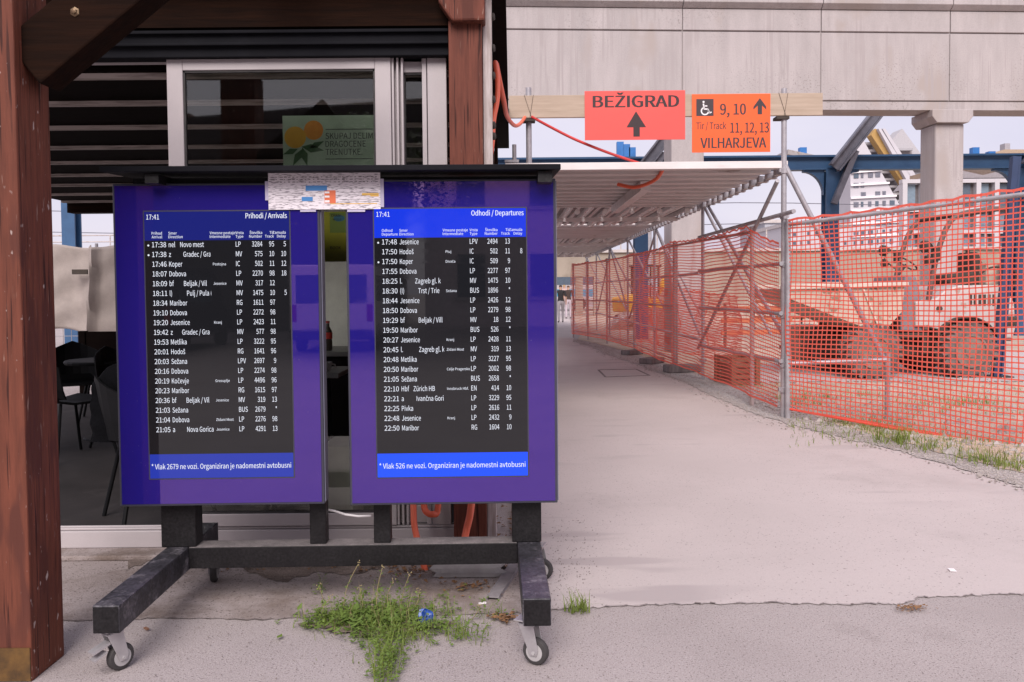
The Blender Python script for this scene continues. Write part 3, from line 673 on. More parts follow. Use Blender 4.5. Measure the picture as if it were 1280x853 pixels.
# ================================================================ DEPARTURE BOARD ON WHEELS
YBD = 3.83
bf = Frame((P(440, 690, YBD).x, YBD, 0), R(1.2))
board = thing('departure_board', 'black steel stand on castors carrying two blue train timetable displays', 'display board', bf.loc, bf.rz)
pt = bf.pt
def lx(px, py, d): return pt(px, py, d).x
def lz(px, py, d): return pt(px, py, d).z
zbt = lz(440, 681.5, 0); zbb = lz(440, 708, 0)
d_front = bf.loc_of(P(400, 754, 1)).y
dF = -0.71
xl0, xl1 = lx(115, 760, dF), lx(149, 760, dF)
xr0, xr1 = lx(653.5, 760, dF), lx(689, 760, dF)
zf1, zf0 = lz(400, 754, dF), lz(400, 788, dF)
mb = MB(); mb.bx(xl1 + .001, xr0 - .001, 0, .105, zbb, zbt - .003); mb.cur = 1; mb.bx(xl1 + .003, xr0 - .003, .002, .103, zbt - .0028, zbt + .0005)
mb.build('crossbar', [M['black_metal'], M['dusty']], board, local=True, bevel=.004)
for a, b in ((xl0, xl1), (xr0, xr1)):
    mb = MB(); mb.bx(a, b, dF, .42, zf0, zbt); o = mb.build('foot_beam', M['worn_metal'], board, local=True, bevel=.004)
    mb = MB(); mb.bx(a + .004, b - .004, dF - .003, dF - .001, zf0 + .004, zbt - .006); mb.build('end_cap', M['black_metal'], o, local=True)
def caster(x, y, z, ang, brake):
    """castor under a foot beam: plate, fork, wheel, brake pedal (parts of the stand)"""
    m = Matrix.Translation((x, y, 0)) @ Matrix.Rotation(ang, 4, 'Z'); r = .052; h = z
    def T(mbx): mbx.v = [m @ q for q in mbx.v]; return mbx
    mb = MB(); mb.bx(-.045, .045, -.04, .04, h - .006, h - .001); mb.lathe((0, 0, h - .022), (0, 0, 1), [(0, .026), (.016, .03)], 16)
    for s_ in (-1, 1): mb.prism([(-.032, h - .02), (.032, h - .02), (.052, r + .012), (.045, r - .012), (.018, r - .012)], s_ * .024 - .002, s_ * .024 + .002)
    mb.bx(-.034, .034, -.026, .026, h - .024, h - .0195)
    o = T(mb).build('caster_fork', M['zinc'], board, local=True, bevel=.0015)
    mb = MB(); mb.lathe((.032, -.0165, r), (0, 1, 0), [(0, r - .012), (.002, r - .004), (.008, r), (.025, r), (.031, r - .004), (.033, r - .012)], 28); wh = T(mb).build('wheel', M['rubber'], o, local=True, smooth=True)
    mb = MB(); mb.lathe((.032, -.020, r), (0, 1, 0), [(0, .008), (.001, .034), (.039, .034), (.040, .008)], 22); mb.cyl((.032, -.030, r), (.032, .030, r), .007, 8); T(mb).build('wheel_rim', M['hub'], o, local=True, smooth=True)
    if brake:
        mb = MB(); mb.bar((-.015, 0, h - .055), (-.085, 0, h - .075), .04, .008); mb.bar((-.03, 0, h - .085), (-.08, 0, h - .105), .036, .006); T(mb).build('brake_pedal', M['zinc'], o, local=True)
caster((xl0 + xl1) / 2 - .012, dF + .07, zf0, R(200 - 145), True)
caster((xr0 + xr1) / 2 - .03, dF + .09, zf0, R(-28), False)
caster((xl0 + xl1) / 2 + .05, .33, zf0, R(100), False)
caster((xr0 + xr1) / 2 + .05, .33, zf0, R(-20), False)
zcan = lz(440, 209, 0)
dG = -.085
for (a, b, nm) in ((203, 246, 'outer'), (387, 407.5, 'inner'), (467, 488, 'inner'), (640, 676.5, 'outer')):
    x0, x1 = lx(a, 655, .02), lx(b, 655, .02); big = nm == 'outer'
    mb = MB(); mb.bx(x0, x1, .002 if big else .02, .10 if big else .085, zbt + .001, lz(440, 222, 0)); mb.build('post', M['black_metal'], board, local=True, bevel=.004)
# canopy and header bar
mb = MB(); dC = -.20
x0, x1 = lx(124, 210, dC), lx(701, 210, dC); zc0, zc1 = lz(430, 213.5, dC), lz(430, 206.5, dC)
mb.prism([(dC, zc0), (dC, zc1), (.36, zc1 + .03), (.36, zc0 + .03)], x0, x1, 'x'); cn = mb.build('canopy', M['black_trim'], board, local=True, bevel=.003)
mb = MB(); hx0, hx1 = lx(166, 220, -.02), lx(690, 220, -.02)
mb.bx(hx0, hx1, -.02, .09, lz(430, 229, -.02), zc0 - .004); mb.build('header_bar', M['black_metal'], board, local=True)
mb = MB(); mb.bx(lx(672, 210, -.15), lx(690, 210, -.15), -.17, -.03, zc0 - .05, zc0 - .004); mb.build('bracket', M['black_metal'], board, local=True); mb = MB(); mb.bx(lx(183, 210, -.15), lx(200, 210, -.15), -.17, -.03, zc0 - .045, zc0 - .004); mb.build('bracket', M['black_metal'], board, local=True)

HDR_L = emit('arrivals_header_blue', (.010, .016, .22), .32, .05); HDR_R = emit('departures_header_blue', (.004, .030, .62), .50, .05)
FTR_L = emit('arrivals_footer_blue', (.016, .035, .36), .45, .05); FTR_R = emit('departures_footer_blue', (.004, .055, .78), .62, .05)
TXT = emit('lit_lettering', (.80, .82, .92), .44, .3); TXT_DIM = emit('small_lit_lettering', (.62, .64, .76), .42, .3)
NETM = mat('x', (1, 1, 1)) if False else None
ARR = [('17:38', 'nel', 'Novo mest', '', 'LP', '3284', '95', '5'), ('17:38', 'z', 'Gradec / Gra', '', 'MV', '575', '10', '10'), ('17:46', 'Koper', '', 'Postojna', 'IC', '502', '11', '12'),
       ('18:07', 'Dobova', '', '', 'LP', '2270', '98', '18'), ('18:09', 'bf', 'Beljak / Vil', 'Jesenice', 'MV', '317', '12', ''), ('18:11', 'ł)', 'Pulj / Pula (', '', 'MV', '1475', '10', '5'),
       ('18:34', 'Maribor', '', '', 'RG', '1611', '97', ''), ('19:10', 'Dobova', '', '', 'LP', '2272', '98', ''), ('19:20', 'Jesenice', '', 'Kranj', 'LP', '2423', '11', ''),
       ('19:42', 'z', 'Gradec / Gra', '', 'MV', '577', '98', ''), ('19:53', 'Metlika', '', '', 'LP', '3222', '95', ''), ('20:01', 'Hodoš', '', '', 'RG', '1641', '96', ''),
       ('20:03', 'Sežana', '', '', 'LPV', '2697', '9', ''), ('20:16', 'Dobova', '', '', 'LP', '2274', '98', ''), ('20:19', 'Kočevje', '', 'Grosuplje', 'LP', '4496', '96', ''),
       ('20:23', 'Maribor', '', '', 'RG', '1615', '97', ''), ('20:36', 'bf', 'Beljak / Vil', 'Jesenice', 'MV', '319', '13', ''), ('21:03', 'Sežana', '', '', 'BUS', '2679', '*', ''),
       ('21:04', 'Dobova', '', 'Zidani Most', 'LP', '2276', '98', ''), ('21:05', 'a', 'Nova Gorica', 'Jesenice', 'LP', '4291', '13', '')]
DEP = [('17:48', 'Jesenice', '', '', 'LPV', '2494', '13', ''), ('17:50', 'Hodoš', '', 'Ptuj', 'IC', '502', '11', '8'), ('17:50', 'Koper', '', 'Divača', 'IC', '509', '9', ''),
       ('17:55', 'Dobova', '', '', 'LP', '2277', '97', ''), ('18:25', 'l.', 'Zagreb gl. k', '', 'MV', '1475', '10', ''), ('18:30', '(I)', 'Trst / Trie', 'Sežana', 'BUS', '1896', '*', ''),
       ('18:44', 'Jesenice', '', '', 'LP', '2426', '12', ''), ('18:50', 'Dobova', '', '', 'LP', '2279', '98', ''), ('19:29', 'bf', 'Beljak / Vill', '', 'MV', '18', '12', ''),
       ('19:50', 'Maribor', '', '', 'BUS', '526', '*', ''), ('20:27', 'Jesenice', '', 'Kranj', 'LP', '2428', '11', ''), ('20:45', 'l.', 'Zagreb gl. k', 'Zidani Most', 'MV', '319', '13', ''),
       ('20:48', 'Metlika', '', '', 'LP', '3227', '95', ''), ('20:50', 'Maribor', '', 'Celje Pragersko', 'LP', '2002', '98', ''), ('21:05', 'Sežana', '', '', 'BUS', '2658', '*', ''),
       ('22:10', 'Hbf', 'Zürich HB', 'Innsbruck Hbf.', 'EN', '414', '10', ''), ('22:21', 'a', 'Ivančna Gori', '', 'LP', '3229', '95', ''), ('22:25', 'Pivka', '', '', 'LP', '2616', '11', ''),
       ('22:48', 'Jesenice', '', 'Kranj', 'LP', '2432', '9', ''), ('22:50', 'Maribor', '', '', 'RG', '1604', '10', '')]
ROWS_DOT = {'a': (0, 1), 'd': (0, 2)}
def display(key, px, py, spx, spy, rows, title, first, last, foot, hdrm, ftrm, label, heads):
    """px: outer left/right pixel, py: outer top/bottom; spx/spy the lit screen"""
    ym = (py[0] + py[1]) / 2; x0, x1 = lx(px[0], ym, dG), lx(px[1], ym, dG); z1_, z0_ = lz((px[0] + px[1]) / 2, py[0], dG), lz((px[0] + px[1]) / 2, py[1], dG)
    mb = MB(); mb.bx(x0, x1, dG, -.006, z0_, z1_); mb.cur = 1
    dsp = mb.build('display', M['bezel'], board, local=True, bevel=.004); tag(dsp, label)
    mb = MB(); mb.bx(x1 + .0006, x1 + .004, dG + .008, -.012, z0_ + .01, z1_ - .01); mb.build('side_strip', M['bezel_side'], dsp, local=True)
    e = .011
    mb = MB(); mb.bx(x0 + e, x1 - e, dG - .0035, dG - .0005, z0_ + e, z1_ - e); mb.build('printed_glass', M['blue_glass'], dsp, local=True)
    xm = (spx[0] + spx[1]) / 2
    a, b = lx(spx[0], (spy[0] + spy[1]) / 2, dG), lx(spx[1], (spy[0] + spy[1]) / 2, dG); t, u = lz(xm, spy[0], dG), lz(xm, spy[1], dG)
    W, H = b - a, t - u; yy = dG - .0042
    rim = .0055
    mb = MB(); mb.bx(a - rim, b + rim, yy, yy + .0006, u - rim, t + rim); mb.build('screen_rim', M['bezel'], dsp, local=True)
    zh = lz(xm, spy[2], dG); zf = lz(xm, spy[3], dG)
    mb = MB(); y2 = yy - .0012
    mb.quad((a, y2, zf), (b, y2, zf), (b, y2, zh), (a, y2, zh)); mb.cur = 1; mb.quad((a, y2, zh), (b, y2, zh), (b, y2, t), (a, y2, t)); mb.cur = 2; mb.quad((a, y2, u), (b, y2, u), (b, y2, zf), (a, y2, zf))
    mb.build('screen', [M['screen_black'], hdrm, ftrm], dsp, local=True, recalc=False)
    tb = MB(); y3 = yy - .0022
    X = lambda q: a + W * q
    cap = .0222; xs = .70
    # header
    text(tb, '17:41', X(.015), lz(xm, spy[0] + 9.7, dG), y3, .0215, width=W * .088, bold=.005)
    text(tb, title, X(.985), lz(xm, spy[0] + 9.0, dG), y3, .0225, align='r', width=W * (.285 if key == 'a' else .345), bold=.014)
    step = (last - first) / (len(rows) - 1)
    cl = (X(.14), X(.452))
    for i, (tm, d1, d2, via, ty, no, tr, dl) in enumerate(rows):
        z = lz(xm, first + i * step + 3.3, dG)
        text(tb, tm, X(.05), z, y3, cap, width=W * .098)
        if i in ROWS_DOT[key]: tb.lathe((X(.025), y3 + .0006, z + .008), (0, -1, 0), [(0, .0042), (.0006, .0042)], 8)
        xc = X(.166)
        text(tb, d1, xc, z, y3, cap, xs, clip=cl)
        if d2: text(tb, d2, X({'a': .245, 'd': .245}[key] + .02 * (i % 3)), z, y3, cap, xs, clip=cl)
        if via: text(tb, via, X(.468), z + .004, y3, .0115, .92)
        text(tb, ty, X(.628), z, y3, cap, xs)
        text(tb, no, X(.812), z, y3, cap, xs, 'r')
        text(tb, tr, X(.893), z, y3, cap, xs, 'r')
        if dl: text(tb, dl, X(.975), z, y3, cap, xs, 'r')
    text(tb, foot, X(.012), lz(xm, spy[3] + 18.5, dG), y3, .0225, width=W * .972, bold=.006)
    for (q, l1, l2, al) in heads:
        text(tb, l1, X(q), lz(xm, spy[0] + 28.6, dG), y3, .0118, .95, al, bold=.005); text(tb, l2, X(q), lz(xm, spy[0] + 33.2, dG), y3, .0118, .95, al, bold=.005)
    tb.build('screen_lettering', TXT, dsp, local=True, recalc=False)
    return x0, x1, z0_, z1_
h_ = [(.165, 'Smer', 'Direction', 'l'), (.45, 'Vmesne postaje', 'Intermediate', 'l'), (.628, 'Vrsta', 'Type', 'l'), (.812, 'Številka', 'Number', 'r'), (.893, 'Tir', 'Track', 'r'), (.975, 'Zamuda', 'Delay', 'r')]
display('a', (145, 402.5), (229, 632), (184.5, 364.5), (264.5, 597, 300.5, 567), ARR, 'Prihodi / Arrivals', 305.5, 536, '* Vlak 2679 ne vozi. Organiziran je nadomestni avtobusni', HDR_L, FTR_L,
        'arrivals display with taller purple blue glass frame', [(.05, 'Prihod', 'Arrival', 'l')] + h_)
display('d', (434.5, 695.8), (224, 630.5), (470, 658.5), (261, 595.5, 297, 566), DEP, 'Odhodi / Departures', 302, 534, '* Vlak 526 ne vozi. Organiziran je nadomestni avtobusni', HDR_R, FTR_R,
        'departures display with bright blue header and footer', [(.05, 'Odhod', 'Departure', 'l')] + h_)
# taped paper plan
ym = dG - .010
mb = MB(); wl_ = Vector
x0, x1, z0_, z1_ = lx(335.5, 238, ym), lx(475.5, 238, ym), lz(405, 262, ym), lz(405, 214.5, ym)
paper = mat('printed_plan_paper', (.74, .69, .73), .6, (.70, .65, .69), 30)
pm = paper.node_tree; b_ = pm.nodes['Principled BSDF']; old = b_.inputs['Base Color'].links[0].from_socket
wv = pm.nodes.new('ShaderNodeTexNoise'); wv.inputs['Scale'].default_value = 1.0; wv.inputs['Detail'].default_value = 4
mpp = pm.nodes.new('ShaderNodeMapping'); mpp.inputs['Scale'].default_value = (45, 1, 210); tcc = pm.nodes.new('ShaderNodeTexCoord')
rr_ = pm.nodes.new('ShaderNodeValToRGB'); rr_.color_ramp.elements[0].position = .36; rr_.color_ramp.elements[1].position = .5; rr_.color_ramp.elements[0].color = (.16, .14, .17, 1); rr_.color_ramp.elements[1].color = (1, 1, 1, 1)
mm = pm.nodes.new('ShaderNodeMixRGB'); mm.blend_type = 'MULTIPLY'; mm.inputs[0].default_value = .75
pm.links.new(tcc.outputs['Object'], mpp.inputs[0]); pm.links.new(mpp.outputs[0], wv.inputs['Vector']); pm.links.new(wv.outputs['Fac'], rr_.inputs[0]); pm.links.new(old, mm.inputs[1]); pm.links.new(rr_.outputs[0], mm.inputs[2]); pm.links.new(mm.outputs[0], b_.inputs['Base Color'])
def WB(mb): mb.v = [bf.M @ q for q in mb.v]; return mb
mb.bx(x0, x1, ym - .002, ym, z0_, z1_)
U = lambda q: x0 + (x1 - x0) * q
V = lambda q: z1_ - (z1_ - z0_) * q
def rect(mb, a, b, c, d, y): mb.quad((U(a), y, V(d)), (U(b), y, V(d)), (U(b), y, V(c)), (U(a), y, V(c)))
yq = ym - .0026
mb.cur = 1; rect(mb, .333, .524, .37, .51, yq); rect(mb, .297, .395, .67, .78, yq)
mb.cur = 2; rect(mb, .50, .60, .50, .84, yq)
mb.cur = 3; rect(mb, .503, .545, .53, .58, yq - .0006); rect(mb, .503, .545, .64, .69, yq - .0006); rect(mb, .503, .545, .76, .82, yq - .0006); rect(mb, .42, .48, .59, .64, yq)
mb.cur = 4; rect(mb, .835, .985, .58, .64, yq); rect(mb, .55, .97, .845, .865, yq); rect(mb, .91, .985, .64, .67, yq)
mb.cur = 5
for q in (.14, .20, .27): 
    for k in range(26): rect(mb, .03 + k * .037, .03 + k * .037 + rnd.uniform(.008, .03), q, q + .018, yq)
for q in (.44, .56, .62, .74, .80): rect(mb, .62 + rnd.random() * .05, .98, q, q + .007, yq); rect(mb, .06, .29, q, q + .007, yq)
mb.cur = 6
for (a, b, c, d) in ((-.03, .03, .25, .75), (.97, 1.03, .2, .95), (.28, .42, .98, 1.06), (.70, .86, .97, 1.07)): mb.bx(U(a), U(b), ym + .0004, ym + .0022, V(d), V(c))
mp_ = WB(mb).build('site_plan_sheet', [paper, mat('plan_blue', (.05, .22, .52), .5), mat('plan_orange', (.75, .16, .06), .5), M['white'], mat('plan_yellow', (.72, .42, .08), .5), mat('plan_grey', (.16, .14, .15), .6), mat('clear_tape', (.50, .46, .60), .25)], None, recalc=False)
tag(mp_, 'white paper site plan taped across the gap between the two displays', 'plan')
# white power cable on the stand
mb = MB(); mb.tube([P(407, 637, 3.98), P(418, 639, 3.98), P(432, 643.5, 4.0), P(448, 645.5, 4.0), P(464, 645, 3.99)], .0055, 8)
mb.box(P(474, 646, 3.99), (.05, .03, .02)); mb.box(P(481, 650, 4.0), (.02, .03, .07))
tag(mb.build('power_cable', M['white'], smooth=False), 'white power cable with plug behind the gap between the displays', 'cable')

# ================================================================ INSIDE THE KIOSK
Yp = 4.675
mb = MB(); a, b = P(353, 145, Yp), P(470, 262, Yp)
POST = [mat('pale_green_poster', (.34, .44, .34), .6), mat('orange_fruit_print', (.62, .27, .03), .6, (.50, .18, .02), 9), mat('leaf_print', (.035, .10, .035), .6), mat('dark_print', (.03, .04, .035), .6), mat('amber_fruit_print', (.60, .34, .03), .6, (.48, .25, .02), 9)]
mb.bx(a.x, b.x, Yp, Yp + .002, b.z, a.z); yq = Yp - .001
def disc(mb, px, py, rx, y, n=20, ry=None):
    c = P(px, py, Yp); r = rx / 1050 * Yp; r2 = (ry or rx) / 1050 * Yp
    mb.ngon([(c.x + r * math.cos(2 * math.pi * k / n), y, c.z + r2 * math.sin(2 * math.pi * k / n)) for k in range(n)])
mb.cur = 1; disc(mb, 392, 163, 12, yq - .0003)
mb.cur = 4; disc(mb, 369, 172, 13.5, yq - .0006)
mb.cur = 2
for (px, py, an, ln) in ((391, 186, -10, 14), (381, 196, -75, 12), (372, 197, -120, 12), (363, 190, 200, 10), (396, 181, 25, 10)):
    c = P(px, py, Yp); an = R(an); l_ = ln / 1050 * Yp
    ax = Vector((math.cos(an), 0, math.sin(an))); nx = Vector((-ax.z, 0, ax.x)); c = Vector((c.x, yq - .0009, c.z))
    mb.ngon([c - ax * l_, c - ax * l_ * .2 + nx * l_ * .38, c + ax * l_, c - ax * l_ * .1 - nx * l_ * .38])
mb.cur = 3
for txt, py in (('SKUPAJ DELIMO', 174), ('DRAGOCENE', 184), ('TRENUTKE.', 194)):
    p = P(407, py, Yp); text(mb, txt, p.x, p.z, yq - .0003, 7.4 / 1050 * Yp, .86, bold=.008)
for py in (162, 199):
    p, q = P(407, py, Yp), P(466, py, Yp); mb.bx(p.x, q.x, yq - .0008, yq, p.z - .002, p.z + .002)
tag(mb.build('poster', POST, recalc=False), 'pale green poster with two oranges and dark lettering behind the door glass', 'poster')
mb = MB(); a, b = P(392, 250, Yp), P(446, 327, Yp - .01); YG_ = [mat('olive_yellow_poster', (.50, .45, .035), .6), mat('olive_green_print', (.24, .31, .06), .6), mat('blue_print', (.05, .20, .35), .6), M['ink']]
Yp = 4.68
mb.bx(a.x, b.x, Yp, Yp + .002, b.z, P(400, 265, Yp).z); mb.cur = 1; c, d = P(412, 262, Yp), P(440, 291, Yp); mb.bx(c.x, d.x, Yp - .0012, Yp - .0004, d.z, P(400, 266, Yp).z)
mb.cur = 2; disc(mb, 424, 273, 7, Yp - .0018, 20, 4)
mb.cur = 3
for txt, px, py, ch in (('ORAN', 414, 271.5, 3.6), ('WITH A', 416, 276, 2.6), ('BOOK', 413, 312, 4.0)):
    p = P(px, py, Yp); text(mb, txt, p.x, p.z, Yp - .0024, ch / 1050 * Yp, .9, bold=.02)
tag(mb.build('poster', YG_, recalc=False), 'olive yellow drink poster behind the gap between the displays', 'poster')
# counter with bottle, small table with cup
co_ = thing('counter', 'dark bar counter inside the cafe behind the displays', 'counter', (P(420, 440, 6.1).x, 6.1, .056))
zt_ = P(415, 438, 5.95).z
mb = MB(); mb.bx(-2.2, -.7, 5.85, 6.35, .056, zt_ - .035); mb.build('counter_front', M['plank_dark'], co_)
mb = MB(); mb.bx(-2.25, -.65, 5.80, 6.40, zt_ - .034, zt_); mb.build('counter_top', mat('grey_counter_top', (.16, .15, .15), .4), co_, bevel=.004)
bx_ = P(410, 430, 5.95).x
bo = thing('bottle', 'clear cola bottle with red label on the dark bar counter', 'bottle', (bx_, 5.95, zt_))
mb = MB(); mb.lathe((bx_, 5.95, zt_ + .001), (0, 0, 1), [(0, .026), (.004, .031), (.06, .031), (.085, .028), (.12, .031), (.14, .028), (.165, .013), (.19, .012)], 18); mb.build('bottle_body', mat('dark_cola_glass', (.06, .045, .04), .08), bo, smooth=True)
mb = MB(); mb.lathe((bx_, 5.95, zt_ + .082), (0, 0, 1), [(0, .0322), (.045, .0325)], 18); mb.build('bottle_label', mat('red_label', (.60, .04, .03), .5), bo, smooth=True)
mb = MB(); mb.lathe((bx_, 5.95, zt_ + .192), (0, 0, 1), [(0, .0145), (.016, .0145)], 14); mb.build('bottle_cap', mat('red_cap', (.45, .03, .03), .4), bo)
tb_ = thing('side_table', 'small square grey table with a white cup just inside the door glass', 'table', (P(418, 470, 5.3).x, 5.3, .056))
zs = P(415, 466, 5.15).z
mb = MB(); mb.bx(P(380, 470, 5.3).x, P(431, 470, 5.3).x, 5.1, 5.6, zs - .03, zs); mb.build('table_top', mat('grey_table_top', (.34, .33, .35), .5), tb_, bevel=.004)
mb = MB(); mb.cyl((P(408, 470, 5.35).x, 5.35, .06), (P(408, 470, 5.35).x, 5.35, zs - .031), .03, 10); mb.lathe((P(408, 470, 5.35).x, 5.35, .057), (0, 0, 1), [(0, .2), (.012, .19), (.02, .04)], 20); mb.build('pedestal', M['chair'], tb_)
cpx = P(408, 458, 5.25).x
cu_ = thing('cup', 'small white coffee cup on the grey side table', 'cup', (cpx, 5.25, zs))
mb = MB(); mb.lathe((cpx, 5.25, zs + .001), (0, 0, 1), [(0, .02), (.01, .026), (.05, .036), (.056, .036), (.054, .033), (.012, .022)], 18); mb.build('cup_body', M['white'], cu_, smooth=True)
mb = MB(); mb.tube([(cpx + .034, 5.25, zs + .045), (cpx + .055, 5.25, zs + .04), (cpx + .055, 5.25, zs + .022), (cpx + .03, 5.25, zs + .016)], .005, 6); mb.build('handle', M['white'], cu_)
mb = MB(); mb.bx(P(402, 580, 4.85).x, P(440, 580, 4.85).x, 4.85, 5.2, .056, P(415, 558, 4.85).z)
tag(mb.build('pale_box', M['wall_white'], None, bevel=.01), 'pale low box on the cafe floor behind the gap between displays', 'box')
# chairs on the veranda
def make_chair(label):
    t = thing('veranda_chair', label, 'chair', (0, 0, 0), 0, 'black plastic chairs on the veranda')
    mb = MB(); n = 8
    prof = [(-.22, .45), (-.10, .43), (.08, .43), (.20, .455), (.235, .50)]
    for (a, b), (c, d) in zip(prof[:-1], prof[1:]): mb.bar((0, a, b), (0, c, d), .44, .018)
    mb.build('seat', M['chair'], t, local=True)
    mb = MB(); k = 9
    for i in range(k):
        an = (i - (k - 1) / 2) / ((k - 1) / 2) * 1.0; an2 = (i + 1 - (k - 1) / 2) / ((k - 1) / 2) * 1.0
        if i < k - 1:
            p = lambda q, z: Vector((math.sin(q) * .27, .02 + math.cos(q) * .26 + (z - .5) * .14, z - abs(q) * (.10 if z > .6 else 0)))
            for z0 in (.47, .64): 
                A, B, D, E = p(an, z0), p(an2, z0), p(an2, z0 + .17), p(an, z0 + .17); off = Vector((0, -.012, 0))
                mb.add([A, B, D, E, A + off, B + off, D + off, E + off], [(0, 1, 2, 3), (7, 6, 5, 4), (0, 4, 5, 1), (2, 6, 7, 3), (1, 5, 6, 2), (0, 3, 7, 4)])
    mb.build('backrest', M['chair'], t, local=True)
    for sx, sy in ((-1, -1), (1, -1), (1, 1), (-1, 1)):
        mb = MB(); mb.cyl((sx * .17, sy * .16, .435), (sx * .25, sy * .25, 0), .012, 8); mb.build('leg', M['chair'], t, local=True)
    return t
def copy_tree(o, parent=None):
    c = o.copy(); C.objects.link(c)
    if parent is not None: c.parent = parent
    for ch in [x for x in list(bpy.data.objects) if x.parent == o]: copy_tree(ch, c)
    return c
ch0 = make_chair('black plastic chair beside the front post on the veranda')
spots = [(-3.80, 7.15, 2.6, 'black plastic chair beside the front post on the veranda'), (-2.20, 5.18, 2.2, 'black plastic chair nearest the door sill, half behind the arrivals display'),
         (-4.45, 8.5, .5, 'black plastic chair farthest back near the tarpaulin'), (-4.55, 9.4, -1.2, 'black plastic chair deep in the veranda, facing sideways'),
         (-3.50, 7.75, 1.2, 'black plastic chair beside the dark round table on the veranda'), (-4.25, 6.75, -.4, 'black plastic chair mostly hidden by the timber front post')]
for i, (x, y, a, lab) in enumerate(spots):
    o = ch0 if i == 0 else copy_tree(ch0); o.location = (x, y, .056); o.rotation_euler.z = a; o['label'] = lab
    if i == 0: o.scale = (1.08, 1.08, 1.12)
vt = thing('round_table', 'dark round cafe table among the black veranda chairs', 'table', (-3.95, 8.15, .056))
mb = MB(); mb.lathe((-3.95, 8.15, .78), (0, 0, 1), [(0, .36), (.02, .37), (.035, .36)], 28); mb.build('table_top', M['chair'], vt)
mb = MB(); mb.cyl((-3.95, 8.15, .07), (-3.95, 8.15, .779), .03, 10); mb.lathe((-3.95, 8.15, .057), (0, 0, 1), [(0, .22), (.012, .21), (.02, .05)], 20); mb.build('pedestal', M['chair'], vt)
mb = MB(); cxj, cyj = -2.30, 5.04; prof = []
for i in range(25):
    t = i / 24; z = 1.03 - .46 * t; base_r = .09 + .12 * min(1, t * 4) ** .6 + .02 * t
    prof.append((-(z - 1.03), base_r * (1 + .022 * math.sin(t * 26))))
mb.lathe((cxj, cyj, 1.03), (0, 0, -1), prof, 28)
for k, q in enumerate(mb.v):
    a = math.atan2(q.y - cyj, q.x - cxj); r_ = 1 + .07 * math.sin(3 * a + q.z * 6) + .04 * math.sin(7 * a - q.z * 11)
    mb.v[k] = Vector((cxj + (q.x - cxj) * r_, cyj + (q.y - cyj) * .40 * r_, q.z))
tag(mb.build('quilted_jacket', mat('black_quilted_fabric', (.004, .004, .005), .8, bump=.4, bscale=40, spec=.05), None, smooth=True), 'black quilted jacket hung over the back of the nearest veranda chair', 'jacket')
# added dark boards hiding bright ground at the veranda end, and the tarpaulin beyond
mb = MB(); mb.bx(-6, -1.5, 11.62, 11.68, .27, .93)
for x in (-6, -4.8, -3.4, -2): mb.bx(x, x + .09, 11.60, 11.70, .0, .94)
tag(mb.build('dark_backing', M['plank_dark']), 'low dark timber boards added at the back of the veranda against the bright ground', 'dark_backing')
nx_, nz_ = 60, 30; Yt = 13.0
mb = MB(); x0, x1 = P(20, 350, Yt).x, P(205, 350, Yt).x
vs = []
for j in range(nz_ + 1):
    for i in range(nx_ + 1):
        u, v = i / nx_, j / nz_; px = 20 + 185 * u; top = 308 + 2.5 * math.sin(px * .07) - (4 if abs(px - 114) < 4 else 0); bot = 416 + 5 * math.sin(px * .05 + 1)
        p = P(px, top + (bot - top) * v, Yt); fold = math.exp(-((px - 118 + 6 * (v - .5)) / 4.5) ** 2) * .18 + .022 * math.sin(px * .11 + v * 2) + .014 * math.sin(px * .17 - v * 9) + .012 * math.sin(v * 17 + px * .09) + .02 * v * math.sin(px * .045)
        vs.append(Vector((p.x, Yt - fold, p.z)))
mb.add(vs, [(j * (nx_ + 1) + i, j * (nx_ + 1) + i + 1, (j + 1) * (nx_ + 1) + i + 1, (j + 1) * (nx_ + 1) + i) for j in range(nz_) for i in range(nx_)])
tp = thing('tarpaulin_fence', 'dirty white tarpaulin hung on a wire fence behind the veranda', 'tarpaulin', (P(100, 400, Yt).x, Yt, 0))
o = mb.build('tarpaulin', M['fabric_tarp'], tp, smooth=True); md = o.modifiers.new('thick', 'SOLIDIFY'); md.thickness = .004
mb = MB(); a, b = P(88, 337, Yt - .2), P(107.5, 343, Yt - .2); mb.bx(a.x, b.x, Yt - .16, Yt - .135, b.z, a.z); mb.build('name_plate', M['mud'], tp)
mb = MB()
for px in (30, 121, 200): x = P(px, 350, Yt + .1).x; mb.cyl((x, Yt + .12, 0), (x, Yt + .12, P(px, 304, Yt).z), .025, 8)
mb.build('fence_post', M['galv'], tp)
mb = MB()
for i in range(18): x = P(22 + i * 10.5, 350, Yt).x; mb.cyl((x, Yt + .06, .5), (x, Yt + .06, P(100, 310, Yt).z), .005, 5)
for zz in (.8, 1.1, 1.4, 1.7, 2.0): mb.cyl((P(20, 350, Yt).x, Yt + .07, zz), (P(205, 350, Yt).x, Yt + .07, zz), .005, 5)
mb.build('wire_mesh', M['galv'], tp)

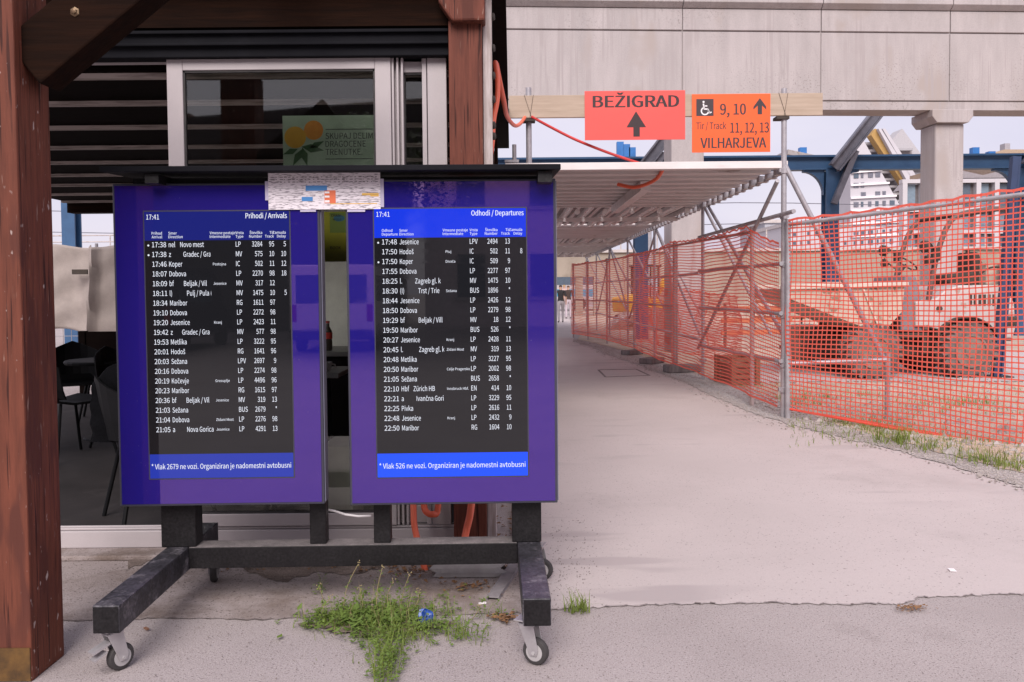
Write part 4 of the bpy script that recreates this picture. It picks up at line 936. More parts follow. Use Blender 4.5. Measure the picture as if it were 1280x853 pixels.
# ================================================================ CONDUITS
def smooth_path(pts, k=8):
    o = []
    n = len(pts)
    for i in range(n - 1):
        p0, p1, p2, p3 = pts[max(i - 1, 0)], pts[i], pts[i + 1], pts[min(i + 2, n - 1)]
        for j in range(k):
            t = j / k; o.append(.5 * ((2 * p1) + (p2 - p0) * t + (2 * p0 - 5 * p1 + 4 * p2 - p3) * t * t + (3 * p1 - p0 - 3 * p2 + p3) * t ** 3))
    o.append(pts[-1]); return o
def conduit(name, px, r, m, lab, cat='conduit'):
    mb = MB(); mb.tube(smooth_path([P(*q) for q in px]), r, 10); return tag(mb.build(name, m, smooth=True), lab, cat)
conduit('orange_conduit', [(619, 78, 5.6), (622, 100, 5.5), (621.5, 125, 5.45), (617, 150, 5.4), (615, 180, 5.35), (611, 205, 5.3), (604, 240, 5.2), (585, 330, 5.1), (560, 420, 5.0), (520, 560, 4.55), (517, 640, 4.40), (521, 672, 4.36), (532, 715, 4.32)], .017, M['conduit'], 'thick orange conduit hanging down the right side of the cafe wall')
conduit('orange_conduit', [(620, 80, 5.7), (625, 105, 5.9), (630, 128, 6.4), (634, 146, 7.4), (643, 157, 8.2), (650, 155, 8.8), (656, 147, 9.25)], .019, M['conduit'], 'orange conduit looping from the cafe wall over to the timber plank')
conduit('red_cable', [(664, 146, 9.30), (690, 160, 9.36), (720, 175, 9.38), (760, 191, 9.4), (795, 203, 9.42), (806, 206, 9.5)], .016, M['redcable'], 'thin red cable sagging from the timber plank to the scaffold roof', 'cable')
conduit('orange_conduit', [(529, 600, 4.45), (530, 632, 4.42), (534, 641, 4.40), (541, 643, 4.40), (547, 638, 4.42), (549, 600, 4.45)], .017, M['conduit'], 'short orange conduit loop just below the departures display')
conduit('orange_conduit', [(590, 560, 4.45), (591, 600, 4.42), (588, 640, 4.38), (582, 668, 4.36), (574, 715, 4.30)], .019, M['conduit'], 'orange conduit bending down in front of the brown wall post')
# thin grey downpipe cable along the corner
conduit('grey_cable', [(607, 70, 4.75), (608, 110, 4.74), (612, 150, 4.74), (614, 205, 4.76), (612, 300, 4.8)], .008, mat('grey_cable_sheath', (.45, .42, .43), .5), 'thin grey cable running down the pale corner strip of the cafe', 'cable')

# ================================================================ SCAFFOLD ROOF OVER THE PATH
YS = 9.4
sc = thing('scaffold_canopy', 'galvanised scaffold roof with raking tubes sheltering the concrete path', 'scaffold', (1.6, YS, 0))
XL, XRR = -0.06, P(976, 207, YS).x
zr0 = P(830, 212, YS).z
bays = [9.4, 13.7, 17.8, 21.9, 26.0, 30.0, 34.0]
for bi in range(6):
    y0, y1 = bays[bi] + .01, bays[bi + 1] - .01
    along_y = bi in (1, 3, 5)
    mb = MB()
    if not along_y or bi == 99:
        n = max(1, round((y1 - y0) / .44)); st = (y1 - y0) / n
        for i in range(n):
            a, b = y0 + i * st + .012, y0 + (i + 1) * st - .012
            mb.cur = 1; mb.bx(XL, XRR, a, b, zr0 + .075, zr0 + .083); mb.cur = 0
            for c in (a + .036, b - .036): mb.bx(XL, XRR, c - .035, c + .035, zr0, zr0 + .074)
            mb.bx(XL, XRR, (a + b) / 2 - .03, (a + b) / 2 + .03, zr0 + .05, zr0 + .074)
    else:
        n = round((XRR - XL) / .33); st = (XRR - XL) / n
        for i in range(n):
            a, b = XL + i * st + .012, XL + (i + 1) * st - .012
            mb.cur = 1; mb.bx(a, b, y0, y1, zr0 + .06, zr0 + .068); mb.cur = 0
            for c in (a + .018, b - .018): mb.bx(c - .018, c + .018, y0, y1, zr0 - .01, zr0 + .059)
            mb.bx((a + b) / 2 - .03, (a + b) / 2 + .03, y0, y1, zr0 + .03, zr0 + .059)
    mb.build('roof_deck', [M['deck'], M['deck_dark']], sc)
    if along_y:
        mb = MB(); mb.bx(XL, XRR, y0 + 1.5, y0 + 1.56, zr0 - .10, zr0 - .03)
        for i in range(7): mb.lathe((XL + .25 + i * .45, y0 + .12, zr0 - .05), (0, 1, 0), [(0, .045), (.06, .045)], 8)
        mb.build('cross_tube', M['deck'], sc)
mb = MB(); mb.bx(XL, XRR + .06, YS - .06, YS + .005, zr0 - .005, zr0 + .075); mb.build('edge_beam', M['deck'], sc, bevel=.004)
mb = MB(); mb.cyl((XRR + .06, YS, zr0 - .03), (XRR + .06, 34, zr0 - .03), .024, 8)
for y in [9.5 + .33 * i for i in range(74)]: mb.bx(XRR - .02, XRR + .10, y, y + .10, zr0 - .055, zr0 + .02)
mb.build('edge_rail', M['galv'], sc)
a, b = P(805, 219, 10.4), P(757, 248, 13.0)
mb = MB(); mb.bx(a.x - .06, a.x + .06, 10.3, 13.3, zr0 - .13, zr0 - .012); mb.build('ledger', M['deck'], sc, bevel=.004)
mb = MB(); p = P(805, 213, 9.6); mb.tube(smooth_path([Vector((a.x - .35, 10.2, zr0 - .06)), Vector((a.x - .15, 10.1, zr0 - .11)), Vector((a.x + .05, 9.9, zr0 - .05)), Vector((a.x + .1, 9.6, zr0 + .05))]), .022, 8)
tag(mb.build('orange_strap', M['conduit']), 'short orange strap looped under the near edge of the scaffold roof', 'strap')
# standards
xp = P(980, 300, YS - .06).x
posts = []
for i, y in enumerate(bays):
    y_ = y if i else YS - .05
    ztop = P(979, 111, y_).z if i == 0 else zr0 + .10
    if i == 1: y_ = 13.3
    mb = MB(); mb.cyl((xp, y_, 0.0), (xp, y_, ztop), .0265 if i else .030, 12); pst = mb.build('post', M['galv'], sc, smooth=True); posts.append((xp, y_))
    mb = MB()
    for z in ((zr0 - .03, 2.25, 1.72, 1.15, .6, .32) if i < 2 else (zr0 - .03, 1.7, .6)):
        mb.lathe((xp, y_, z - .035), (0, 0, 1), [(0, .036), (.002, .042), (.055, .042), (.06, .036)], 10); mb.bx(xp - .055, xp + .055, y_ - .02, y_ + .02, z - .02, z + .02)
    mb.build('coupler', M['galv'], pst)
    if i:   # raking outrigger
        mb = MB(); mb.cyl((xp + .03, y_, zr0 - .05), (xp + 1.05, y_ - .1, .72), .0245, 8); mb.build('outrigger', M['galv'], sc, smooth=True)
        mb = MB(); mb.cyl((.10, y_, 0), (.10, y_, zr0), .0265, 8); mb.build('post', M['galv'], sc, smooth=True)
# near outrigger with its short foot post and tie
f0 = P(1109, 529, 9.15); f0.z = 0
mb = MB(); mb.cyl(P(981, 207, YS - .05), Vector((f0.x, f0.y, P(1109, 458, 9.15).z)), .030, 10); mb.build('outrigger', M['galv'], sc, smooth=True)
mb = MB(); mb.cyl(f0, Vector((f0.x, f0.y, P(1109, 440, 9.15).z)), .029, 10); fp = mb.build('foot_post', M['galv'], sc, smooth=True)
mb = MB(); mb.cyl(P(984, 455, YS - .1), P(1108, 450, 9.12), .026, 10); mb.build('tie_tube', M['galv'], sc, smooth=True)
# rails and braces between the first standards
y0, y1 = YS - .05, 13.3
mb = MB()
for za, zb_ in ((2.26, 2.27), (1.72, 1.73), (1.17, 1.15), (.64, .55)):
    mb = MB(); mb.cyl((xp - .04, y0 - .45 if za > 2 else y0 - .05, za), (xp - .04, y1 + .1, zb_), .0245, 8); mb.build('rail', M['galv'], sc, smooth=True)
mb = MB(); mb.cyl((xp + .04, y1, 2.83), (xp + .04, y0, .86), .0245, 8); mb.build('brace', M['galv'], sc, smooth=True)
mb = MB(); mb.cyl((xp - .07, y0, 2.64), (xp - .07, y1, .52), .0245, 8); mb.build('brace', M['galv'], sc, smooth=True)
for i in (1, 2, 3, 4):
    y0, y1 = bays[i], bays[i + 1]
    mb = MB(); mb.cyl((xp + .04, y0, .7 if i % 2 else 2.7), (xp + .04, y1, 2.7 if i % 2 else .7), .0245, 8); mb.build('brace', M['galv'], sc, smooth=True)
    for z in (.62, 1.7): mb = MB(); mb.cyl((xp + .03, y0, z), (xp + .03, y1, z), .0245, 8); mb.build('rail', M['galv'], sc, smooth=True)
# front standards on the left and the sign plank
xq = P(661, 160, YS).x
mb = MB(); mb.cyl((xq, YS, 0), (xq, YS, P(661, 110, YS).z), .032, 12); mb.build('post', M['galv'], sc, smooth=True)
x_ = P(643, 190, YS).x; mb = MB(); mb.cyl((x_, YS + .2, 0), (x_, YS + .2, P(643, 181, YS + .2).z), .024, 10); mb.bx(x_ - .11, x_ + .05, YS + .17, YS + .23, zr0 + .12, zr0 + .15); mb.build('post', M['galv'], sc, smooth=False)
YPk = YS - .10
a, b = P(636, 117, YPk), P(1028.5, 147, YPk)
zz0, zz1 = P(830, 146, YPk).z, P(830, 118, YPk).z
mb = MB(); mb.bx(a.x, b.x, YPk, YPk + .04, zz0, zz1)
pk = thing('sign_plank', 'long pale timber plank lashed to two scaffold posts behind the orange signs', 'plank', (1.7, YPk, zz0))
mb.build('plank', M['timber'], pk, bevel=.004)
for px in (661, 979):
    mb = MB(); p = P(px, 132, YPk); mb.tube([(p.x - .05, YPk - .006, zz1 + .004), (p.x + .03, YPk - .006, zz0 - .004), (p.x + .03, YPk + .12, zz0 - .01)], .002, 5); mb.tube([(p.x + .05, YPk - .006, zz1 + .004), (p.x + .01, YPk - .006, zz0 - .004)], .002, 5)
    mb.bx(p.x - .07, p.x + .07, YPk + .0, YPk + .14, zz0 - .035, zz0 - .004)
    mb.build('tie_wire', M['mud'], pk)
# signs
Ysg = YPk - .012
def sign(name, lab, px0, px1, py0, py1, m):
    a, b = P(px0, (py0 + py1) / 2, Ysg), P(px1, (py0 + py1) / 2, Ysg); z1_, z0_ = P((px0 + px1) / 2, py0, Ysg).z, P((px0 + px1) / 2, py1, Ysg).z
    t = thing(name, lab, 'sign', ((a.x + b.x) / 2, Ysg, z0_)); mb = MB(); mb.bx(a.x, b.x, Ysg, Ysg + .008, z0_, z1_); mb.build('panel', m, t, bevel=.002)
    return t, (lambda q: a.x + (b.x - a.x) * q), (lambda q: z1_ - (z1_ - z0_) * q), b.x - a.x, z1_ - z0_
t, U, V, W, H = sign('direction_sign', 'salmon red BEŽIGRAD sign with one black arrow pointing up', 731, 856.5, 113.5, 175, M['sign_red'])
mb = MB(); y = Ysg - .0015
text(mb, 'BEŽIGRAD', U(.085), V(.335), y, H * .235, width=W * .85, bold=.055)
mb.ngon([(U(.51 + dx), y, V(q)) for dx, q in ((0, .42), (.10, .745), (.037, .745), (.037, .935), (-.027, .935), (-.027, .745), (-.095, .745))])
mb.build('lettering', M['ink'], t, recalc=False)
t, U, V, W, H = sign('direction_sign', 'orange VILHARJEVA sign with wheelchair symbol and track numbers', 865, 963, 117.5, 190.5, M['sign_orange'])
mb = MB()
text(mb, '9, 10', U(.36), V(.355), y, H * .185, width=W * .325, bold=.03)
text(mb, 'Tir / Track', U(.055), V(.60), y, H * .115, width=W * .38, bold=.01)
text(mb, '11, 12, 13', U(.49), V(.665), y, H * .17, width=W * .49, bold=.022)
text(mb, 'VILHARJEVA', U(.11), V(.925), y, H * .175, width=W * .835, bold=.03)
mb.ngon([(U(.865 + dx), y, V(q)) for dx, q in ((0, .075), (.082, .225), (.082, .275), (.028, .205), (.028, .355), (-.028, .355), (-.028, .205), (-.082, .275), (-.082, .225))])
mb.bx(U(.055), U(.275), y - .0003, y + .0008, V(.375), V(.085))
mb.cur = 1; y2 = y - .001
ctr = Vector((U(.165), y2, V(.29))); r_ = H * .062
def arc(mb, c, r, a0, a1, wdt, n=16):
    for i in range(n):
        t0, t1 = R(a0 + (a1 - a0) * i / n), R(a0 + (a1 - a0) * (i + 1) / n)
        mb.quad(*[c + Vector((math.cos(q) * rr, 0, math.sin(q) * rr)) for q, rr in ((t0, r - wdt), (t1, r - wdt), (t1, r + wdt), (t0, r + wdt))])
arc(mb, ctr, r_, 110, 370, H * .011)
def seg(p, q, wdt): 
    p, q = Vector((U(p[0]), y2, V(p[1]))), Vector((U(q[0]), y2, V(q[1]))); d = (q - p).normalized(); n_ = Vector((-d.z, 0, d.x)) * wdt; mb.quad(p - n_, q - n_, q + n_, p + n_)
seg((.145, .165), (.155, .255), H * .013); seg((.150, .255), (.205, .26), H * .012); seg((.20, .255), (.225, .325), H * .012); seg((.222, .325), (.25, .31), H * .010); seg((.15, .205), (.195, .205), H * .010)
mb.ngon([(U(.147) + H * .018 * math.cos(k * math.pi / 6), y2, V(.135) + H * .018 * math.sin(k * math.pi / 6)) for k in range(12)])
mb.build('lettering', [M['ink_grey'], M['white']], t, recalc=False)

# ================================================================ BARRIER FENCE AND ORANGE NETS
fpx = [(940, 508), (843, 465), (793, 442), (759, 430.5), (735, 425.5), (717, 422.5)]
fg = [G(*p) for p in fpx]
fe = thing('barrier_fence', 'rusty tube barrier fence along the right edge of the concrete path', 'fence', fg[1])
tops = [P(940, 284, fg[0].y).z, P(843, 303, fg[1].y).z, 2.28, 2.28, 2.28, 2.25]
for i, (g, z) in enumerate(zip(fg, tops)):
    mb = MB(); mb.cyl(g, (g.x, g.y, z), .028, 10)
    if i == 1: mb.cyl(g + Vector((.06, .12, 0)), (g.x + .06, g.y + .12, z + .02), .028, 10)
    mb.build('post', M['rust_tube'], fe, smooth=True)
for i in range(5):
    for zz in ((-.06, 1.15, .22) if i else (-.06,)):
        mb = MB(); za = tops[i] + zz if zz < 0 else zz; zb_ = tops[i + 1] + zz if zz < 0 else zz
        mb.cyl((fg[i].x, fg[i].y, za), (fg[i + 1].x, fg[i + 1].y, zb_), .020, 8); mb.build('rail', M['rust_tube'], fe, smooth=True)
def block_(px, py, s, a, lab):
    g = G(px, py); mb = MB(); mb.box((g.x, g.y, s[2] / 2 + .012), s, Matrix.Rotation(a, 4, 'Z')); tag(mb.build('concrete_block', M['concrete_dark'], bevel=.02), lab, 'concrete block', 'concrete feet of the barrier fence')
block_(853, 466, (.62, .28, .13), .25, 'grey concrete foot block at the double barrier post')
block_(815, 455, (.5, .3, .11), .9, 'grey concrete foot block just beyond the double barrier post')
block_(790, 444, (.45, .28, .10), .7, 'farthest grey concrete foot block along the barrier fence')
# near barrier, right of the scaffold post
nb = thing('tube_barrier', 'galvanised tube barrier running right from the tall scaffold post', 'barrier', (3.05, YS - .12, 0))
q0 = G(984.5, 524); q1 = Vector((P(1280, 400, 7.55).x, 7.55, 0)); q2 = q1 + (q1 - q0).normalized() * 1.3
z0_, z1_ = P(986, 281, q0.y).z, P(1280, 243, q1.y).z
rail = [Vector((q0.x, q0.y, z0_)), Vector((q1.x, q1.y, z1_)), Vector((q2.x, q2.y, z1_ + .03))]
mb = MB(); mb.tube(rail, .023, 10); mb.build('top_rail', M['galv'], nb, smooth=True)
mb = MB(); mb.cyl(q0, (q0.x, q0.y, z0_ + .06), .030, 10); mb.build('post', M['galv'], nb, smooth=True)
mb = MB(); mb.cyl(q2, (q2.x, q2.y, z1_ + .1), .028, 10); mb.build('post', M['galv'], nb, smooth=True)
zl0 = P(986, 511, q0.y).z; zl1 = P(1280, 561, q1.y).z
mb = MB(); mb.tube([Vector((q0.x, q0.y, zl0)), q1.lerp(q0, .55) + Vector((0, 0, (zl0 + zl1) / 2 - .01)), Vector((q1.x, q1.y, zl1)), Vector((q2.x, q2.y, zl1))], .012, 6); mb.build('bottom_line', M['net'], nb)

def net(name, lab, bots, tops_, pu=.052, pv=.046, wob=.02, seed=0, sagtop=0.0, wv=.0054, wh=.0066):
    """a plastic safety net: every strand is real geometry"""
    rg = random.Random(seed); ln = [0]
    for a, b in zip(bots[:-1], bots[1:]): ln.append(ln[-1] + (Vector((b.x, b.y, 0)) - Vector((a.x, a.y, 0))).length)
    tot = ln[-1]; ph = [rg.uniform(0, 6.28) for _ in range(12)]
    def S_(u, v):
        s = u * tot
        for i in range(len(ln) - 1):
            if s <= ln[i + 1] + 1e-6: break
        t = (s - ln[i]) / (ln[i + 1] - ln[i]); a = bots[i].lerp(bots[i + 1], t); b = tops_[i].lerp(tops_[i + 1], t)
        d = (bots[i + 1] - bots[i]); d.z = 0; d.normalize(); n = Vector((d.y, -d.x, 0))
        sag = math.sin(math.pi * t)
        p = a.lerp(b, v)
        o = math.sin(s * 3.1 + ph[0] + v * 2) * .6 + math.sin(s * 7.3 + ph[1] - v * 5) * .3 + math.sin(v * 9 + ph[2] + s * 1.3) * .4
        e = math.sin(s * 4.7 + ph[3] + v * 6) * .5 + math.sin(s * 11 + ph[4] - v * 9) * .35
        e2 = math.sin(v * 8 + s * 2.9 + ph[5]) * .5 + math.sin(v * 15 + s * 6 + ph[6]) * .3
        p = p + n * (wob * 1.6 * o) + d * (wob * .8 * e) + Vector((0, 0, wob * .8 * e2 * (1 - abs(2 * v - 1) ** 6) - sagtop * sag * v + .012 * math.sin(s * 40 + ph[7]) * (v > .98)))
        return p, n, d
    mb = MB()
    def strand(pts, w_, upd, n_):
        vs = []
        for p, n in pts: vs += [p - upd * w_, p + upd * w_]
        fs = []
        for i in range(len(pts) - 1):
            b = i * 2; fs.append((b, b + 1, b + 3, b + 2))
        mb.add(vs, fs)
    nu = max(2, round(tot / pu)); h = (tops_[0] - bots[0]).length; nv = max(2, round(h / pv))
    for i in range(nu + 1):
        u = i / nu; pts = []; dd = None
        for j in range(19):
            p, n, dd = S_(min(max(u, 0), 1), j / 18); pts.append((p, n))
        strand(pts, wv, dd, None)
    su = max(2, round(tot / .10))
    for j in range(nv + 1):
        v = j / nv; pts = []
        for i in range(su + 1):
            p, n, dd = S_(i / su, v); pts.append((p, n))
        strand(pts, wh * (1.9 if j in (0, nv) else 1), Vector((0, 0, 1)), None)
    return tag(mb.build(name, M['net'], recalc=False), lab, 'net', 'orange plastic safety nets')
up_ = lambda v, z: Vector((v.x, v.y, z))
net('safety_net', 'orange plastic net stretched along the tube barrier in front of the dumper', [up_(q0, zl0), up_(q1, zl1), up_(q2, zl1)], [up_(q0, z0_ + .05), up_(q1, z1_ + .06), up_(q2, z1_ + .08)], wob=.024, seed=1, sagtop=.02)
off = Vector((-.05, 0, 0))
c0, c1, c2 = fg[1] + off, fg[0] + off, Vector((xp - .08, YS - .1, 0))
net('safety_net', 'orange plastic net hung across the scaffold braces left of the tall post', [up_(c0, .18), up_(c1, .16), up_(c2, .14)], [up_(c0, 2.27), up_(c1, 2.20), up_(c2, 1.95)], wob=.022, seed=2, sagtop=.04)
net('safety_net', 'orange plastic net on the farther barrier fence beyond the double post', [up_(g + off, .14) for g in fg[1:]], [up_(g + off, 2.24) for g in fg[1:]], wob=.022, seed=3, sagtop=.03, wv=.0062, wh=.0072)
g1, g2 = Vector((xp + .35, 22.0, 0)), Vector((xp + 1.0, 14.6, 0))
net('safety_net', 'loose orange net bunched behind the barrier fence beside the pier', [up_(g1, .1), up_(g2, .1)], [up_(g1, 1.55), up_(g2, 1.3)], wob=.07, seed=4)

# ================================================================ SITE DUMPER
g = G(1206, 473)
dp_rz = R(182)
rot = Matrix.Rotation(dp_rz, 3, 'Z'); wr = .42; TR = .66
base = g - rot @ Vector((0, TR, 0))
dm = thing('site_dumper', 'pale site dumper with tan skip parked behind the orange net', 'dumper', (base.x, base.y, .022), dp_rz)
WB_ = 1.53
def wheel(x, y):
    s_ = 1 if y > 0 else -1
    mb = MB(); c = (x, y - s_ * .17, wr)
    mb.lathe(c, (0, s_, 0), [(0, wr - .16), (.01, wr - .05), (.05, wr - .012), (.17, wr), (.29, wr - .012), (.33, wr - .05), (.34, wr - .16)], 40)
    for k in range(20):
        a = 2 * math.pi * k / 20
        for half in (0, 1):
            aa = a + (math.pi / 20 if half else 0)
            p = Vector((x + (wr + .004) * math.cos(aa), y - s_ * (.17 - .17 - .0) + s_ * (.02 if half == 0 else .0), wr + (wr + .004) * math.sin(aa)))
            q = Vector((x + (wr - .006) * math.cos(aa + .22), y + s_ * (.165 if half == 0 else -.165), wr + (wr - .006) * math.sin(aa + .22)))
            mb.bar(p, q, .055, .075, (math.cos(aa), 0, math.sin(aa)))
    w_ = mb.build('wheel', M['tyre'], dm, local=True)
    mb = MB(); mb.lathe((x, y + s_ * .172, wr), (0, s_, 0), [(0, wr - .165), (.016, wr - .16), (.018, wr - .19), (-.05, wr - .21), (-.05, .11), (.01, .10), (.02, .05)], 28)
    for k in range(8): a = k * math.pi / 4; mb.cyl((x + .135 * math.cos(a), y + s_ * .11, wr + .135 * math.sin(a)), (x + .135 * math.cos(a), y + s_ * .14, wr + .135 * math.sin(a)), .014, 6)
    mb.build('wheel_rim', M['dark_rim'], w_, local=True, smooth=True)
for x in (0, WB_):
    for y in (TR, -TR): wheel(x, y)
mb = MB(); mb.bx(-.55, 1.0, -.42, .42, .34, .80); mb.bx(.9, WB_ + .35, -.30, .30, .34, .62); mb.cyl((0, -.5, wr), (0, .5, wr), .09, 12); mb.cyl((WB_, -.5, wr), (WB_, .5, wr), .09, 12); mb.build('chassis', M['mud'], dm, local=True, bevel=.015)
# engine hood with wheel arch cut
arch = [(.50 * math.cos(R(a)), wr + .50 * math.sin(R(a))) for a in range(172, 35, -12)]
prof = [(-.80, .60)] + [(-.60, .60)] + [p for p in arch if p[1] > .62] + [(.58, .80), (.78, .80), (.78, 1.20), (.45, 1.24), (.30, 1.38), (.05, 1.45), (-.50, 1.45), (-.70, 1.38), (-.82, 1.15), (-.84, .75)]
mb = MB(); mb.prism(prof, -.62, .62); mb.build('engine_hood', M['pale_paint'], dm, local=True, bevel=.025)
mb = MB()
for k in range(6): mb.bx(-.50 + k * .075, -.455 + k * .075, .6205, .6265, 1.12, 1.30)
mb.build('vent_slots', M['mud'], dm, local=True)
mb = MB(); mb.lathe((.40, .621, 1.08), (0, 1, 0), [(0, .05), (.02, .045)], 14); mb.build('fuel_cap', M['mud'], dm, local=True)
mb = MB(); mb.tube(smooth_path([Vector((.62, .45, .66)), Vector((.85, .52, .60)), Vector((1.1, .48, .72)), Vector((1.25, .30, .80))]), .018, 6); mb.tube(smooth_path([Vector((.62, .38, .70)), Vector((.9, .46, .52)), Vector((1.15, .40, .66)), Vector((1.3, .25, .80))]), .018, 6); mb.build('hydraulic_hose', M['rubber'], dm, local=True, smooth=True)
mb = MB(); mb.tube(smooth_path([Vector((-.80, .60, 1.40)), Vector((-.80, .64, 1.66)), Vector((-.40, .64, 1.72)), Vector((-.10, .63, 1.47))]), .016, 6); mb.build('grab_handle', M['mud'], dm, local=True, smooth=True)
mb = MB(); mb.cyl((-.62, -.35, 1.45), (-.62, -.35, 2.05), .035, 10); mb.build('exhaust', M['mud'], dm, local=True, smooth=True)
mb = MB()
for a in range(24, 164, 12): mb.bar((.53 * math.cos(R(a)), .67, wr + .53 * math.sin(R(a))), (.53 * math.cos(R(a + 12)), .67, wr + .53 * math.sin(R(a + 12))), .14, .02, (math.cos(R(a)), 0, math.sin(R(a))))
mb.build('mudguard', M['mud'], dm, local=True)
mb = MB(); mb.bx(-.87, -.79, -.50, .50, .55, .72); mb.bx(-.84, -.62, .58, .66, .80, .95); mb.build('counterweight', M['mud'], dm, local=True, bevel=.02)
mb = MB(); mb.prism([(-.58, 1.455), (-.60, 1.62), (-.46, 1.98), (-.38, 2.0), (-.36, 1.66), (.06, 1.62), (.08, 1.52), (.0, 1.455)], -.25, .25); mb.build('seat', M['mud'], dm, local=True, bevel=.03)
mb = MB(); mb.bx(-.74, -.46, -.05, .45, 1.455, 1.80); mb.build('battery_box', M['cream'], dm, local=True, bevel=.02)
mb = MB(); mb.bx(.58, 1.12, -.55, .62, .62, .70); mb.bx(.60, .66, .40, .62, .38, .62); mb.build('footplate', M['mud'], dm, local=True, bevel=.01)
mb = MB(); mb.prism([(.62, .72), (.98, .72), (1.00, 1.10), (.92, 1.62), (.74, 1.60), (.66, 1.30)], -.52, .56); mb.build('console', M['console'], dm, local=True, bevel=.03)
mb = MB(); mb.cyl((.78, 0, 1.58), (.62, 0, 1.80), .022, 8); m_ = Matrix.Rotation(R(-38), 3, 'Y')
ring = [Vector((.60, 0, 1.81)) + m_ @ Vector((.17 * math.cos(2 * math.pi * k / 20), .17 * math.sin(2 * math.pi * k / 20), 0)) for k in range(21)]
mb.tube(ring, .014, 6, cap=False); mb.build('steering_wheel', M['rubber'], dm, local=True, smooth=True)
for s_ in (.58, -.58):
    mb = MB(); mb.tube(smooth_path([Vector((.60, s_, .75)), Vector((.54, s_, 1.3)), Vector((.43, s_, 1.9)), Vector((.26, s_, 2.38)), Vector((.06, s_, 2.56)), Vector((-.30, s_, 2.63)), Vector((-.68, s_, 2.66))], 8), .042, 10); mb.build('roll_bar', mat('brown_roll_bar', (.13, .085, .075), .6), dm, local=True, smooth=True)
for x in (.10, -.66): mb = MB(); mb.cyl((x, -.58, 2.56 if x > 0 else 2.66), (x, .58, 2.56 if x > 0 else 2.66), .034, 8); mb.build('roll_crossbar', M['mud'], dm, local=True, smooth=True)
for s_ in (.62, -.62):
    mb = MB(); mb.tube([Vector((.44, s_, 1.95)), Vector((.60, s_ * 1.12, 2.12)), Vector((.64, s_ * 1.15, 1.9)), Vector((.50, s_, 1.75))], .016, 6); mb.lathe((.60, s_ * 1.10, 2.06), (1, 0, 0), [(0, .05), (.03, .09), (.10, .10), (.12, .085)], 14); mb.lathe((.58, s_ * 1.14, 1.84), (1, 0, 0), [(0, .04), (.03, .07), (.09, .08), (.10, .07)], 14); mb.box((.46, s_ * .98, 1.95), (.12, .06, .22)); mb.build('lamp_cluster', M['mud'], dm, local=True)
# skip
sk = [(1.04, 1.45), (1.08, 1.05), (1.32, .78), (1.62, .78), (2.90, 1.28), (2.94, 1.42)]
mb = MB(); n = len(sk)
for y0_, y1_ in ((-.78, -.74), (.74, .78)): mb.prism(sk, y0_, y1_)
th = .04
for (a, b), (c, d) in zip(sk[:-1], sk[1:]): mb.bar((a, 0, b), (c, 0, d), 1.48, .035)
mb.build('skip', M['cream'], dm, local=True)
mb = MB(); mb.bar((1.02, .80, 1.47), (3.0, .80, 1.44), .07, .07); mb.bar((1.02, -.80, 1.47), (3.0, -.80, 1.44), .07, .07); mb.bar((1.02, -.8, 1.47), (1.02, .8, 1.47), .07, .07); mb.bar((1.45, .785, .80), (1.70, .785, 1.40), .05, .03)
mb.build('skip_rim', mat('pale_skip_rim', (.62, .55, .47), .6), dm, local=True, bevel=.008)
mb = MB(); mb.prism([(1.1, 1.40), (1.5, 1.50), (2.2, 1.52), (2.8, 1.43), (2.6, 1.30), (1.2, 1.2)], -.72, .72); mb.build('skip_load', M['soil'], dm, local=True, bevel=.05)

# ================================================================ OTHER SITE THINGS
gb = Vector((P(1245, 480, 13.2).x, 13.2, 0)); tpz = P(1269, 236, 13.4)
pr = thing('raking_prop', 'dark blue raking steel prop standing right of the dumper', 'prop', gb)
mb = MB(); mb.bar(gb + Vector((0, 0, .02)), Vector((tpz.x, 13.4, tpz.z + .5)), .13, .10, (0, 1, 0)); mb.bar(gb + Vector((.05, 0, .02)), Vector((tpz.x + .05, 13.43, tpz.z + .5)), .03, .16, (0, 1, 0)); mb.build('prop', mat('navy_steel', (.025, .045, .11), .5), pr)
mb = MB(); mb.bx(gb.x - .2, gb.x + .2, gb.y - .15, gb.y + .15, .014, .04); mb.build('foot_plate', M['mud'], pr)
def simple_box(name, lab, cat, px, py, s, m, a=0.0, z=.02, bevel=.02):
    g = G(px, py); mb = MB(); mb.box((g.x, g.y + s[1] / 2, z + s[2] / 2), s, Matrix.Rotation(a, 4, 'Z')); return tag(mb.build(name, m, bevel=bevel), lab, cat)
def crate(px, py, s, a, lab):
    g = G(px, py); t = thing('wooden_crate', lab, 'crate', (g.x, g.y + .4, .016), a); x, y, z = s[0] / 2, s[1] / 2, s[2]
    mb = MB()
    for k in range(5):
        for yy in (-y, y): mb.bx(-x, x, yy - .012, yy + .012, k * z / 5 + .012, (k + 1) * z / 5 - .012)
        for xx in (-x, x): mb.bx(xx - .012, xx + .012, -y, y, k * z / 5 + .012, (k + 1) * z / 5 - .012)
    mb.build('slats', M['crate'], t, local=True)
    for xx in (-x, x):
        for yy in (-y, y): mb = MB(); mb.bx(xx - .035, xx + .035, yy - .035, yy + .035, 0, z); mb.build('corner_batten', M['crate'], t, local=True)
    mb = MB(); mb.bx(-x + .05, x - .05, -y + .05, y - .05, .03, z - .12); mb.build('contents', M['brick'], t, local=True)
crate(930, 484, (.38, .6, .42), .15, 'brown slatted timber crate behind the net near the tall scaffold post')
o = simple_box('concrete_bollard', 'cream concrete bollard standing in front of the dumper skip', 'bollard', 1010, 462, (.36, .40, .78), M['cream'], .1, bevel=.04)
